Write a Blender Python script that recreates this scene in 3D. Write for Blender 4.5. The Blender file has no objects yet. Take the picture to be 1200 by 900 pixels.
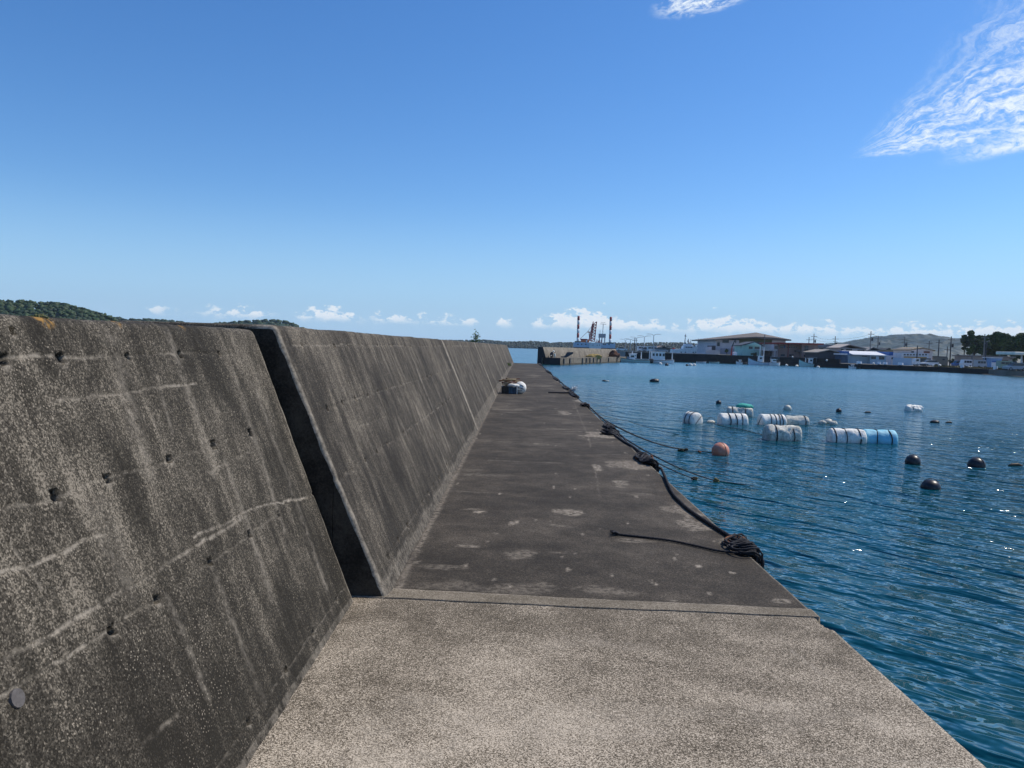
import bpy, bmesh, math, random
import numpy as np
from mathutils import Vector, Matrix
random.seed(7); RNG = np.random.default_rng(11)
S = bpy.context.scene; COL = S.collection
rad = math.radians
# ------------------------------------------------------------------ camera maths (photo is 1200 x 900)
F = 901.0; YAW = .0089; PITCH = -.0492; ROLL = math.atan(.030)
EYE = np.array([0, 0, 2.9])
_f = np.array([-math.sin(YAW)*math.cos(PITCH), math.cos(YAW)*math.cos(PITCH), math.sin(PITCH)])
_r = np.cross(_f, [0, 0, 1]); _r /= np.linalg.norm(_r); _u = np.cross(_r, _f)
_c, _s = math.cos(ROLL), math.sin(ROLL)
_r, _u = _c*_r+_s*_u, -_s*_r+_c*_u
def ray(x, y): return _f*F+_r*(x-600)+_u*(450-y)
def atz(x, y, z=0.0):
    d = ray(x, y); return EYE+d*((z-EYE[2])/d[2])
def aty(x, y, Y):
    d = ray(x, y); return EYE+d*(Y/d[1])
def hor(x): return 405.9+.030*(x-609)          # image row of the horizon
def X(px, Y): return aty(px, hor(px), Y)[0]     # world x of a column at depth Y
def Z(px, py, Y): return aty(px, py, Y)[2]
cam = bpy.data.cameras.new('camera'); co = bpy.data.objects.new('camera', cam); COL.objects.link(co)
cam.sensor_width = 36; cam.lens = F/1200*36; cam.clip_end = 30000; cam.clip_start = .05
M = Matrix.Identity(4)
for i, v in enumerate((_r, _u, -_f)):
    for j in range(3): M[j][i] = float(v[j])
M.translation = Vector(EYE); co.matrix_world = M; S.camera = co
# ------------------------------------------------------------------ node helper
class NT:
    def __init__(s, nt): s.nt = nt; s.n = nt.nodes; s.l = nt.links
    def node(s, t, **kw):
        n = s.n.new(t)
        for k, v in kw.items(): setattr(n, k, v)
        return n
    def put(s, sock, v):
        if isinstance(v, bpy.types.NodeSocket): s.l.new(v, sock)
        elif isinstance(v, (tuple, list)) and len(v) == 3 and sock.type == 'RGBA': sock.default_value = (*v, 1)
        else: sock.default_value = v
    def m(s, op, a, b=None, c=None, clamp=False):
        n = s.node('ShaderNodeMath', operation=op); n.use_clamp = clamp
        for i, v in enumerate((a, b, c)):
            if v is not None: s.put(n.inputs[i], v)
        return n.outputs[0]
    def vm(s, op, a, b=None):
        n = s.node('ShaderNodeVectorMath', operation=op); s.put(n.inputs[0], a)
        if b is not None: s.put(n.inputs[1], b)
        return n.outputs[0]
    def mix(s, f, a, b, blend='MIX'):
        n = s.node('ShaderNodeMix', data_type='RGBA', blend_type=blend)
        s.put(n.inputs[0], f); s.put(n.inputs[6], a); s.put(n.inputs[7], b); return n.outputs[2]
    def ss(s, v, a, b, c=0., d=1.):
        n = s.node('ShaderNodeMapRange', interpolation_type='SMOOTHSTEP')
        s.put(n.inputs[0], v); s.put(n.inputs[1], a); s.put(n.inputs[2], b); s.put(n.inputs[3], c); s.put(n.inputs[4], d); return n.outputs[0]
    def noise(s, vec, scale, detail=3., rough=.55, dist=0., out=0):
        n = s.node('ShaderNodeTexNoise'); s.put(n.inputs['Vector'], vec); n.inputs['Scale'].default_value = scale
        n.inputs['Detail'].default_value = detail; n.inputs['Roughness'].default_value = rough; n.inputs['Distortion'].default_value = dist
        return n.outputs[out]
    def vor(s, vec, scale, feature='F1', out='Distance', rnd=1.):
        n = s.node('ShaderNodeTexVoronoi', feature=feature); s.put(n.inputs['Vector'], vec); n.inputs['Scale'].default_value = scale
        n.inputs['Randomness'].default_value = rnd; return n.outputs[out]
    def pos(s): return s.node('ShaderNodeNewGeometry').outputs['Position']
    def obj(s): return s.node('ShaderNodeTexCoord').outputs['Object']
    def xyz(s, v):
        n = s.node('ShaderNodeSeparateXYZ'); s.put(n.inputs[0], v); return n.outputs
    def comb(s, x, y, z):
        n = s.node('ShaderNodeCombineXYZ')
        for i, v in enumerate((x, y, z)): s.put(n.inputs[i], v)
        return n.outputs[0]
    def attr(s, name): return s.node('ShaderNodeAttribute', attribute_name=name).outputs['Fac']
    def bump(s, h, strength=.3, dist=.01, normal=None):
        n = s.node('ShaderNodeBump'); s.put(n.inputs['Height'], h); n.inputs['Strength'].default_value = strength
        n.inputs['Distance'].default_value = dist
        if normal is not None: s.put(n.inputs['Normal'], normal)
        return n.outputs[0]
def newmat(name):
    m = bpy.data.materials.new(name); m.use_nodes = True; t = NT(m.node_tree); b = m.node_tree.nodes['Principled BSDF']; return m, t, b
MATS = {}
def mat(name, c, rough=.6, var=.25, scale=3., metal=0., dirt=None, bump=.0, spec=.4):
    if name in MATS: return MATS[name]
    m, t, b = newmat(name); v = t.obj()
    n = t.noise(v, scale, 4., .6); k = t.ss(n, .25, .75, 1-var, 1+var*.6)
    col = t.mix(1., tuple(c), t.comb(k, k, k), 'MULTIPLY')
    if dirt:
        n2 = t.noise(v, scale*2.7, 5., .7); col = t.mix(t.ss(n2, .5, .68, 0., dirt[3]), col, tuple(dirt[:3]))
    t.put(b.inputs['Base Color'], col); b.inputs['Roughness'].default_value = rough; b.inputs['Metallic'].default_value = metal
    b.inputs['Specular IOR Level'].default_value = spec
    if bump: t.put(b.inputs['Normal'], t.bump(t.noise(v, scale*6, 4., .7), .6, bump))
    MATS[name] = m; return m
def cmat(name, c, **k): return mat(name, c, .8, k.pop('var', .12), k.pop('scale', .6), **k)
# ------------------------------------------------------------------ object helpers
def tag(o, label=None, cat=None, group=None, kind=None):
    for k, v in (('label', label), ('category', cat), ('group', group), ('kind', kind)):
        if v: o[k] = v
    return o
def empty(name, loc, label, cat, group=None, rz=0.):
    o = bpy.data.objects.new(name, None); COL.objects.link(o); o.location = loc; o.rotation_euler = (0, 0, rz); o.empty_display_size = .2
    return tag(o, label, cat, group)
def link(name, me, m, parent=None, loc=None, rz=0., smooth=False):
    o = bpy.data.objects.new(name, me); COL.objects.link(o)
    if m is not None: me.materials.append(m)
    if parent is not None: o.parent = parent
    if loc is not None: o.location = loc
    if rz: o.rotation_euler = (0, 0, rz)
    if smooth: me.polygons.foreach_set('use_smooth', [True]*len(me.polygons))
    return o
def npmesh(name, V, Fc, attrs=None):
    me = bpy.data.meshes.new(name); V = np.asarray(V, np.float32); Fc = np.asarray(Fc, np.int32); k = Fc.shape[1]
    me.vertices.add(len(V)); me.vertices.foreach_set('co', V.ravel())
    me.loops.add(Fc.size); me.loops.foreach_set('vertex_index', Fc.ravel())
    me.polygons.add(len(Fc)); me.polygons.foreach_set('loop_start', np.arange(0, Fc.size, k, dtype=np.int32))
    try: me.polygons.foreach_set('loop_total', np.full(len(Fc), k, np.int32))
    except Exception: pass
    me.update(calc_edges=True)
    for n, a in (attrs or {}).items():
        at = me.attributes.new(n, 'FLOAT', 'POINT'); at.data.foreach_set('value', np.asarray(a, np.float32).ravel())
    me.validate(); return me
class MB:
    def __init__(s): s.b = bmesh.new()
    def box(s, x0, x1, y0, y1, z0, z1, bev=0.):
        r = bmesh.ops.create_cube(s.b, size=1.); vs = r['verts']
        for v in vs: v.co = Vector(((x0+x1)/2+v.co.x*(x1-x0), (y0+y1)/2+v.co.y*(y1-y0), (z0+z1)/2+v.co.z*(z1-z0)))
        if bev:
            es = list({e for v in vs for e in v.link_edges}); bmesh.ops.bevel(s.b, geom=es, offset=bev, segments=1, affect='EDGES')
        return s
    def prism(s, pts, axis, a, bb):        # pts 2-D polygon; extruded along axis from a to bb
        def P(p, t): return {'y': (p[0], t, p[1]), 'x': (t, p[0], p[1]), 'z': (p[0], p[1], t)}[axis]
        v0 = [s.b.verts.new(P(p, a)) for p in pts]; v1 = [s.b.verts.new(P(p, bb)) for p in pts]; n = len(pts)
        s.b.faces.new(v0); s.b.faces.new(v1[::-1])
        for i in range(n): s.b.faces.new((v0[i], v1[i], v1[(i+1) % n], v0[(i+1) % n]))
        return s
    def tube(s, pts, r, n=8, closed=False):
        r = [float(q) for q in r] if hasattr(r, '__len__') else float(r)
        pts = [Vector([float(c) for c in p]) for p in pts]; N = len(pts); rs = r if hasattr(r, '__len__') else [r]*N; rings = []; up = None
        for i, p in enumerate(pts):
            if closed: d = pts[(i+1) % N]-pts[i-1]
            else: d = pts[min(i+1, N-1)]-pts[max(i-1, 0)]
            d = d.normalized() if d.length > 1e-9 else Vector((0, 0, 1))
            if up is None: up = Vector((0, 0, 1)) if abs(d.z) < .9 else Vector((1, 0, 0))
            a = d.cross(up)
            if a.length < 1e-4: a = d.cross(Vector((1, .3, 0)))
            a.normalize(); c = a.cross(d).normalized(); up = c
            rings.append([s.b.verts.new(p+rs[i]*(math.cos(2*math.pi*k/n)*a+math.sin(2*math.pi*k/n)*c)) for k in range(n)])
        for i in range(N if closed else N-1):
            A, B = rings[i], rings[(i+1) % N]
            for k in range(n): s.b.faces.new((A[k], A[(k+1) % n], B[(k+1) % n], B[k]))
        if not closed: s.b.faces.new(rings[0][::-1]); s.b.faces.new(rings[-1])
        return s
    def ball(s, c, r, sub=2, sc=(1, 1, 1), jit=0.):
        q = bmesh.ops.create_icosphere(s.b, subdivisions=sub, radius=1.)['verts']
        for v in q:
            k = 1+random.uniform(-jit, jit); v.co = Vector((c[0]+v.co.x*r*sc[0]*k, c[1]+v.co.y*r*sc[1]*k, c[2]+v.co.z*r*sc[2]*k))
        return s
    def lathe_x(s, prof, n=28, c=(0, 0, 0)):   # prof (x, r) revolved about the x axis
        rings = [[s.b.verts.new((c[0]+x, c[1]+r*math.cos(2*math.pi*k/n), c[2]+r*math.sin(2*math.pi*k/n))) for k in range(n)] for x, r in prof]
        for A, B in zip(rings, rings[1:]):
            for k in range(n): s.b.faces.new((A[k], B[k], B[(k+1) % n], A[(k+1) % n]))
        s.b.faces.new(rings[0]); s.b.faces.new(rings[-1][::-1]); return s
    def done(s, name, m, parent=None, smooth=False, loc=None, rz=0.):
        bmesh.ops.recalc_face_normals(s.b, faces=s.b.faces); me = bpy.data.meshes.new(name); s.b.to_mesh(me); s.b.free()
        return link(name, me, m, parent, loc, rz, smooth)
# ------------------------------------------------------------------ numpy value noise
_T = RNG.random((256, 256))
def vn(x, y, sd=0):
    xi = np.floor(x).astype(int); yi = np.floor(y).astype(int); fx = x-xi; fy = y-yi; fx = fx*fx*(3-2*fx); fy = fy*fy*(3-2*fy); o = sd*37
    a = _T[(xi+o) % 256, (yi+o*3) % 256]; b = _T[(xi+1+o) % 256, (yi+o*3) % 256]; c = _T[(xi+o) % 256, (yi+1+o*3) % 256]; d = _T[(xi+1+o) % 256, (yi+1+o*3) % 256]
    return (a*(1-fx)+b*fx)*(1-fy)+(c*(1-fx)+d*fx)*fy
def fbm(x, y, o=4, sd=0):
    v = 0; a = .5; t = 0
    for i in range(o): v = v+a*vn(x*2**i, y*2**i, sd+i*5); t += a; a *= .5
    return v/t
def gridf(nr, nc):
    i = np.arange(nr-1)[:, None]*nc+np.arange(nc-1)[None]; return np.stack([i, i+1, i+nc+1, i+nc], -1).reshape(-1, 4)
def segdist(px, py, line):
    D = np.full(px.shape, 9.)
    for (ax, ay), (bx, by) in zip(line, line[1:]):
        dx, dy = bx-ax, by-ay; L = dx*dx+dy*dy+1e-9; t = np.clip(((px-ax)*dx+(py-ay)*dy)/L, 0, 1); D = np.minimum(D, np.hypot(px-ax-t*dx, py-ay-t*dy))
    return D
# ================================================================== SKY
EL, AZ = rad(50), rad(64)
w = bpy.data.worlds.new('World'); S.world = w; w.use_nodes = True; t = NT(w.node_tree); bg = w.node_tree.nodes['Background']
sky = t.node('ShaderNodeTexSky'); sky.sky_type = 'NISHITA'; sky.sun_disc = False; sky.sun_elevation = EL; sky.sun_rotation = AZ
sky.air_density = 1.; sky.dust_density = .25; sky.ozone_density = 2.2; sky.altitude = 0
D = t.node('ShaderNodeTexCoord').outputs['Generated']; dx, dy, dz = t.xyz(D)
az = t.m('MULTIPLY', t.m('ARCTAN2', dx, dy), 57.2958); el = t.m('MULTIPLY', t.m('ARCSINE', dz), 57.2958)
# low cumulus band: where the puffs stand (degrees of azimuth -> height of the top)
def ramp(v, pts, lo, hi):
    n = t.node('ShaderNodeFloatCurve'); t.put(n.inputs['Value'], t.m('DIVIDE', t.m('SUBTRACT', v, lo), hi-lo)); c = n.mapping.curves[0]
    n.mapping.use_clip = False
    for i, (a, b) in enumerate(pts):
        p = ((a-lo)/(hi-lo), b)
        if i == 0: c.points[0].location = p
        elif i == len(pts)-1: c.points[-1].location = p
        else: c.points.new(*p)
    n.mapping.update(); return n.outputs[0]
def A(px): return math.degrees(math.atan((px-609)/F))
tops = [(-60, .25), (A(100), .0), (A(165), .1), (A(180), .28), (A(200), .16), (A(250), .26), (A(300), .32), (A(330), .1), (A(352), .34), (A(380), .52), (A(412), .34), (A(430), .16), (A(450), .3), (A(490), .24),
        (A(530), .3), (A(555), .28), (A(570), .1), (A(590), .36), (A(606), .1), (A(625), .3), (A(650), .55), (A(690), .8), (A(715), .58), (A(735), .42), (A(770), .32), (A(800), .26), (A(850), .66), (A(900), .36),
        (A(950), .42), (A(1000), .28), (A(1060), .36), (A(1120), .44), (A(1180), .5), (60, .4)]
cov = ramp(az, tops, -60, 60)
uv = t.comb(t.m('MULTIPLY', az, .9), t.m('MULTIPLY', el, 1.5), 0.)
nz = t.noise(uv, 1.3, 7., .62, .25); nf = t.noise(uv, 5., 5., .6)
base = 1.55
e1 = t.m('SUBTRACT', el, base)
shape = t.m('SUBTRACT', t.m('ADD', t.m('MULTIPLY', cov, 1.75), t.m('MULTIPLY', t.m('SUBTRACT', nz, .5), 4.2)), e1)      # >0 inside
cum = t.m('MULTIPLY', t.ss(shape, .12, .62), t.ss(t.m('ADD', e1, t.m('MULTIPLY', nz, .8)), .1, .75))
cum = t.m('MULTIPLY', cum, t.ss(cov, .08, .34))
right = t.ss(az, 3., 14.)
veil = t.m('MULTIPLY', t.m('MULTIPLY', t.ss(el, 3.4, 1.0), t.ss(nz, .3, .7)), t.m('ADD', t.m('MULTIPLY', right, .26), .06))
# cirrus fan: polar coordinates about its tip
tip = (A(975), 13.1)
ux = t.m('SUBTRACT', az, tip[0]); uy = t.m('SUBTRACT', el, tip[1])
wob = t.noise(t.comb(t.m('MULTIPLY', ux, .35), t.m('MULTIPLY', uy, .5), 3.), 1., 3., .6)
th = t.m('ARCTAN2', uy, ux); th2 = t.m('ADD', th, t.m('MULTIPLY', t.m('SUBTRACT', wob, .5), .30)); rr = t.m('SQRT', t.m('ADD', t.m('MULTIPLY', ux, ux), t.m('MULTIPLY', uy, uy)))
fib = t.noise(t.comb(t.m('MULTIPLY', rr, .28), t.m('MULTIPLY', th2, 15.), 0.), 1.2, 7., .66, .3)
tuft = t.noise(t.comb(ux, t.m('MULTIPLY', uy, 1.6), 9.), 1.9, 5., .62, .5)
band = t.m('MULTIPLY', t.ss(th2, -.02, .10), t.ss(th2, .92, .30))
cir = t.m('MULTIPLY', band, t.ss(rr, .0, 4.5)); cir = t.m('MULTIPLY', cir, t.ss(rr, 26., 14.))
dens = t.m('MULTIPLY', cir, t.ss(t.m('ADD', t.m('MULTIPLY', fib, .72), t.m('MULTIPLY', tuft, .34)), .42, .70))
low = t.m('MULTIPLY', t.ss(t.m('ABSOLUTE', t.m('SUBTRACT', th2, .13)), .16, .0), t.m('MULTIPLY', t.ss(rr, .1, 3.), t.ss(rr, 15., 7.)))
dens = t.m('MAXIMUM', dens, t.m('MULTIPLY', low, t.ss(t.m('ADD', t.m('MULTIPLY', fib, .5), t.m('MULTIPLY', tuft, .5)), .36, .66)))
lo2 = t.m('MULTIPLY', t.ss(t.m('ABSOLUTE', t.m('SUBTRACT', uy, t.m('ADD', t.m('MULTIPLY', ux, .13), -1.15))), .75, .05), t.ss(ux, 5.2, 10.))
dens = t.m('MAXIMUM', dens, t.m('MULTIPLY', lo2, t.ss(t.m('ADD', t.m('MULTIPLY', fib, .4), t.m('MULTIPLY', tuft, .6)), .34, .62)))
wx = t.m('SUBTRACT', az, A(812)); wy = t.m('SUBTRACT', t.m('SUBTRACT', el, 23.7), t.m('MULTIPLY', wx, .16))
wn = t.noise(t.comb(t.m('MULTIPLY', wx, .7), t.m('MULTIPLY', wy, 1.6), 5.), 1.3, 7., .68, .6)
wm = t.ss(t.m('ADD', t.m('MULTIPLY', t.m('MULTIPLY', wx, wx), .06), t.m('MULTIPLY', t.m('MULTIPLY', wy, wy), .8)), 1.15, .0)
dens = t.m('MAXIMUM', dens, t.m('MULTIPLY', wm, t.ss(wn, .38, .64)))
skc = t.node('ShaderNodeHueSaturation'); skc.inputs['Saturation'].default_value = 1.25; t.put(skc.inputs['Color'], sky.outputs[0])
SKYC = t.mix(1., skc.outputs[0], (.88, 1.07, 1.30), 'MULTIPLY')
col = t.mix(t.m('MULTIPLY', t.ss(el, 11., -1.), .8), SKYC, (3.2, 5.5, 8.7))     # clear sea air near the horizon
shade = t.ss(t.m('SUBTRACT', shape, t.m('MULTIPLY', nf, .5)), .0, .75, 1., .72)
cc = t.mix(shade, (4.6, 6.0, 7.9), (9.0, 9.4, 9.7))
col = t.mix(t.m('MULTIPLY', cum, .97), col, cc)
col = t.mix(veil, col, (6.2, 7.6, 9.0))
col = t.mix(t.m('MULTIPLY', dens, .95), col, (8.8, 9.5, 9.9))
t.put(bg.inputs['Color'], col); bg.inputs['Strength'].default_value = .108
sun = bpy.data.lights.new('sun', 'SUN'); sun.energy = 4.2; sun.angle = rad(.5); sun.color = (1., .92, .80)
so = bpy.data.objects.new('sun', sun); COL.objects.link(so)
sd = Vector((math.sin(AZ)*math.cos(EL), math.cos(AZ)*math.cos(EL), math.sin(EL))); so.rotation_euler = sd.to_track_quat('Z', 'Y').to_euler()
S.view_settings.view_transform = 'Standard'; S.view_settings.look = 'None'; S.view_settings.exposure = 0; S.view_settings.gamma = 1
# ================================================================== WATER
m, t, b = newmat('sea_water'); P = t.pos(); x, y, z = t.xyz(P)
patch = t.noise(t.comb(t.m('MULTIPLY', x, .35), y, 0.), .05, 4., .55)
gust = t.ss(patch, .3, .62, .55, 1.15)
def height(ox, oy):
    Q = t.vm('ADD', P, (ox, oy, 0.))
    def rn(ang, sx_, scale, det, dis, off):
        q = t.node('ShaderNodeVectorRotate', rotation_type='Z_AXIS'); t.put(q.inputs['Vector'], Q); q.inputs['Angle'].default_value = rad(ang)
        return t.noise(t.vm('ADD', t.vm('MULTIPLY', q.outputs[0], (sx_, 1., 0.)), (off, off*2, 0.)), scale, det, .5, dis)
    a_ = t.m('MULTIPLY', rn(55, .38, 1.5, 1.5, .5, 0.), WAMP[0]); a_ = t.m('ADD', a_, t.m('MULTIPLY', rn(38, .45, 4.2, 2., .3, 5.), WAMP[1])); a_ = t.m('ADD', a_, t.m('MULTIPLY', rn(-20, .6, 11., 1., 0., 9.), WAMP[2]))
    return t.m('ADD', a_, t.m('MULTIPLY', rn(25, .5, .45, 2., 0., 3.), WAMP[3]))
WAMP = (.50, .19, .016, .26)
EP = .03; h0 = height(0., 0.); hx = height(EP, 0.); hy = height(0., EP)
gust = t.m('MULTIPLY', gust, t.ss(t.m('SQRT', t.m('ADD', t.m('MULTIPLY', x, x), t.m('MULTIPLY', y, y))), 25., 160., 1., .26))
gx = t.m('MULTIPLY', t.m('MULTIPLY', t.m('SUBTRACT', h0, hx), 1/EP), gust); gy = t.m('MULTIPLY', t.m('MULTIPLY', t.m('SUBTRACT', h0, hy), 1/EP), gust)
t.put(b.inputs['Normal'], t.vm('NORMALIZE', t.comb(gx, gy, 1.)))
weak_reflection = t.m('MULTIPLY', t.ss(t.m('ADD', t.m('ADD', t.m('POWER', t.m('ABSOLUTE', t.m('DIVIDE', t.m('SUBTRACT', x, 17.), 26.)), 2.), t.m('POWER', t.m('ABSOLUTE', t.m('DIVIDE', t.m('SUBTRACT', y, 78.), 14.)), 2.)), t.m('MULTIPLY', patch, .8)), 1.4, .55), 1.)      # wind patch, its weaker sky reflection painted into the water colour
t.put(b.inputs['Specular IOR Level'], t.m('SUBTRACT', .9, t.m('MULTIPLY', weak_reflection, .6)))
deep = t.mix(t.ss(patch, .35, .7), (.0005, .056, .080), (.001, .078, .104))
deep = t.mix(t.m('MULTIPLY', weak_reflection, .8), deep, (.004, .085, .105))
t.put(b.inputs['Base Color'], deep)
dd = t.m('SQRT', t.m('ADD', t.m('MULTIPLY', x, x), t.m('MULTIPLY', y, y))); t.put(b.inputs['Roughness'], t.ss(dd, 9., 80., .06, .20)); b.inputs['IOR'].default_value = 1.38; b.inputs['Specular IOR Level'].default_value = .9
rr_ = np.concatenate([[0.], np.geomspace(1.5, 9000, 60)]); an = np.linspace(0, 2*np.pi, 97)
V = np.stack([(rr_[:, None]*np.cos(an)).ravel(), (rr_[:, None]*np.sin(an)).ravel(), np.zeros(61*97)], -1)
tag(link('water', npmesh('water', V, gridf(61, 97)), m), kind='structure')
# ================================================================== CONCRETE
def concrete(name, dark, mid, light, grain=1., streak=0., along='y', cell=130., fleck=.35, big=.6, ygrad=None, off=.5, spall=(.40, .35, .28)):
    m, t, b = newmat(name); P = t.pos(); x, y, z = t.xyz(P)
    bl = t.noise(P, big*1.6, 5., .6); bl2 = t.noise(P, big*7, 4., .62)
    gr = t.xyz(t.vor(P, cell*1.15, out='Color'))[0]; gr2 = t.noise(P, cell*.6, 3., .8)
    f = t.m('ADD', t.m('MULTIPLY', t.m('SUBTRACT', bl, .5), 1.2), t.m('MULTIPLY', t.m('SUBTRACT', bl2, .5), .8))
    f = t.m('ADD', f, t.m('MULTIPLY', t.m('SUBTRACT', gr, .5), .75*grain)); f = t.m('ADD', f, t.m('MULTIPLY', t.m('SUBTRACT', gr2, .5), 1.7*grain))
    if streak:
        sv = t.comb(t.m('MULTIPLY', y, 1.), t.m('MULTIPLY', z, .10), t.m('MULTIPLY', x, .1))
        s1 = t.noise(sv, 9., 5., .65); s2 = t.noise(sv, 34., 3., .6)
        f = t.m('ADD', f, t.m('MULTIPLY', t.m('SUBTRACT', s1, .5), 2.6*streak)); f = t.m('ADD', f, t.m('MULTIPLY', t.m('SUBTRACT', s2, .5), 1.2*streak))
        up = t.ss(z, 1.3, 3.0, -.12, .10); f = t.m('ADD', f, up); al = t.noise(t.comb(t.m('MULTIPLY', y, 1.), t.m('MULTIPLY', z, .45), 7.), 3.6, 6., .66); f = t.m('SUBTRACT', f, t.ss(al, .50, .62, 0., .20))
    if ygrad: f = t.m('ADD', f, t.ss(y, ygrad[0], ygrad[1], ygrad[2], ygrad[3]))
    f = t.m('ADD', f, off, clamp=True)
    r = t.node('ShaderNodeValToRGB'); t.put(r.inputs[0], f); e = r.color_ramp.elements
    e[0].position = .0; e[0].color = (*dark, 1); e[1].position = 1.; e[1].color = (*light, 1); k = e.new(.52); k.color = (*mid, 1)
    col = r.outputs[0]
    vf = t.vor(P, cell*.42); cl = t.ss(t.noise(P, 3.1, 4., .7), .42, .68)
    col = t.mix(t.m('MULTIPLY', t.m('MULTIPLY', t.ss(vf, .26, .12), cl), fleck), col, tuple(min(1, c*1.5) for c in light))
    ln = t.attr('line'); ed = t.attr('edge'); ho = t.attr('hole')
    nn = t.ss(t.noise(P, 22., 5., .75), .36, .62)
    col = t.mix(t.m('MULTIPLY', ln, t.m('MULTIPLY', nn, .85)), col, spall)
    col = t.mix(t.m('MULTIPLY', ed, t.m('ADD', t.m('MULTIPLY', nn, .55), .32)), col, (.40, .35, .275))
    col = t.mix(t.m('MULTIPLY', t.attr('stain'), .92), col, t.mix(t.ss(t.m('ADD', t.m('MULTIPLY', bl2, .6), t.m('MULTIPLY', gr2, .4)), .38, .64), tuple(c*.8 for c in dark), tuple(c*1.1 for c in mid)))  # deck stains, plus shade painted on wall ends and in holes
    col = t.mix(t.m('MULTIPLY', t.attr('lichen'), t.ss(t.noise(P, 40., 4., .7), .42, .6)), col, (.34, .19, .05))
    t.put(b.inputs['Base Color'], col); b.inputs['Roughness'].default_value = .9; b.inputs['Specular IOR Level'].default_value = .25
    hgt = t.m('ADD', t.m('MULTIPLY', gr, .5), t.m('ADD', t.m('MULTIPLY', gr2, 1.), t.m('MULTIPLY', t.noise(P, 14., 5., .7), 1.6)))
    t.put(b.inputs['Normal'], t.bump(hgt, .55, .006)); return m
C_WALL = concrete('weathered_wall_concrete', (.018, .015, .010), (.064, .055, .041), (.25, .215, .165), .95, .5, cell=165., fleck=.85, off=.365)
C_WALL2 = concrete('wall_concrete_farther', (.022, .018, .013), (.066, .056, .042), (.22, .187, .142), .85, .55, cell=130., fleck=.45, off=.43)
C_NEAR = concrete('pale_deck_concrete', (.060, .048, .032), (.200, .165, .118), (.62, .53, .41), 1.5, 0., cell=225., off=.54, fleck=.3, ygrad=(2.4, 4.7, .10, -.30))
C_FAR = concrete('dark_deck_concrete', (.022, .018, .013), (.052, .043, .032), (.15, .125, .095), .7, 0., cell=120., fleck=.35, spall=(.54, .465, .365))
C_STRIP = concrete('mortar_strip', (.08, .065, .044), (.165, .138, .098), (.36, .31, .24), .9, 0., cell=150., fleck=.2)
C_BW = concrete('far_breakwater_concrete', (.09, .078, .06), (.21, .185, .145), (.38, .34, .27), .5, .6, cell=8., fleck=.1, big=.12)
C_QUAY = concrete('quay_concrete', (.02, .02, .02), (.055, .052, .045), (.12, .11, .09), .6, .5, cell=3., fleck=.1, big=.12)
# ---- pier deck
XL, XR = -2.62, 1.90
def deck(name, x0, x1, ya, yb, zt, m, dx, feats=(), patches=(), stains=(), zfun=None, ychip=None, depth=2.6, grow=1.):
    # ya, yb: functions of x giving the near and far ends
    xs = np.concatenate([np.linspace(x0, -.9, 6)[:-1], np.arange(-.9, x1-.016, dx), [x1-.012, x1]]) if x0 < -1 else np.concatenate([np.arange(x0, x1-.016, dx), [x1-.012, x1]])
    n = 0; q = [0.]; st = dx
    L = yb(0)-ya(0); yy = 0.
    while yy < L: yy += dx*max(1., (max(ya(0)+yy, 1.)/4.)**1.25*grow); q.append(yy)
    q = np.array(q)/q[-1]
    Xg, Q = np.meshgrid(xs, q); Yg = np.vectorize(ya)(Xg)*(1-Q)+np.vectorize(yb)(Xg)*Q
    rough = (fbm(Xg*3, Yg*3, 4, 3)-.5)*.010; Zg = zt+rough
    if zfun is not None: Zg = Zg+zfun(Xg, Yg)
    er = (Xg >= x1-.013); Zg = np.where(Xg >= x1-.001, Zg-.012-.014*fbm(Yg*6, Yg*0, 3, 9), Zg)
    Xg = np.where(Xg >= x1-.001, Xg-.010*fbm(Yg*9, Yg*0+5, 3, 4), Xg)
    ln = np.zeros_like(Xg); sta = np.zeros_like(Xg); ed = np.where(er, .6, 0.)
    for pts, wd, st_ in feats:
        j = (fbm(Xg*7, Yg*7, 3, 8)-.5)*.03; ln = np.maximum(ln, st_*np.clip(1.3-segdist(Xg+j, Yg-j, pts)/wd, 0, 1))
    for cx, cy, ax, ay, st_ in patches:
        d = np.hypot((Xg-cx)/ax, (Yg-cy)/ay)*.80+(fbm(Xg*5, Yg*5, 4, 6)-.5)*2.2; ln = np.maximum(ln, st_*(.55+.45*fbm(Xg*25, Yg*25, 2, 5))*np.clip((1.-d)*3, 0, 1))
    for cx, cy, ax, ay, st_ in stains:
        d = np.hypot((Xg-cx)/ax, (Yg-cy)/ay)+(fbm(Xg*4, Yg*1.5, 4, 2)-.5)*1.2; sta = np.maximum(sta, st_*np.clip((1.-d)*2., 0, 1))
    nr, nc = Xg.shape; V = np.stack([Xg, Yg, Zg], -1).reshape(-1, 3); Fc = gridf(nr, nc)
    # skirt
    def skirt(idx):
        nonlocal V, Fc
        k = len(V); W = V[idx].copy(); W[:, 2] = zt-depth; V = np.concatenate([V, W]); i = np.arange(len(idx)-1)
        Fc = np.concatenate([Fc, np.stack([idx[i], k+i, k+i+1, idx[i+1]], -1)])
    nv = nr*nc
    skirt(np.arange(nc)); skirt((nr-1)*nc+np.arange(nc)[::-1]); skirt((np.arange(nr)*nc+nc-1)); skirt((np.arange(nr)*nc)[::-1])
    pad = len(V)-nv; z0 = lambda a: np.concatenate([a.ravel(), np.zeros(pad)])
    return tag(link(name, npmesh(name, V, Fc, dict(line=z0(ln), stain=z0(sta), edge=z0(ed))), m), kind='structure')
def chip(Xg, Yg):   # broken corner of the near slab
    d = np.hypot((Xg-1.90)/.055, (Yg-4.60)/.17)+(fbm(Xg*20, Yg*20, 3)-.5)*.6
    return -np.clip(1-d, 0, 1)*.09
joint = lambda x: 4.74-.034*(x+.9)
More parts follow.
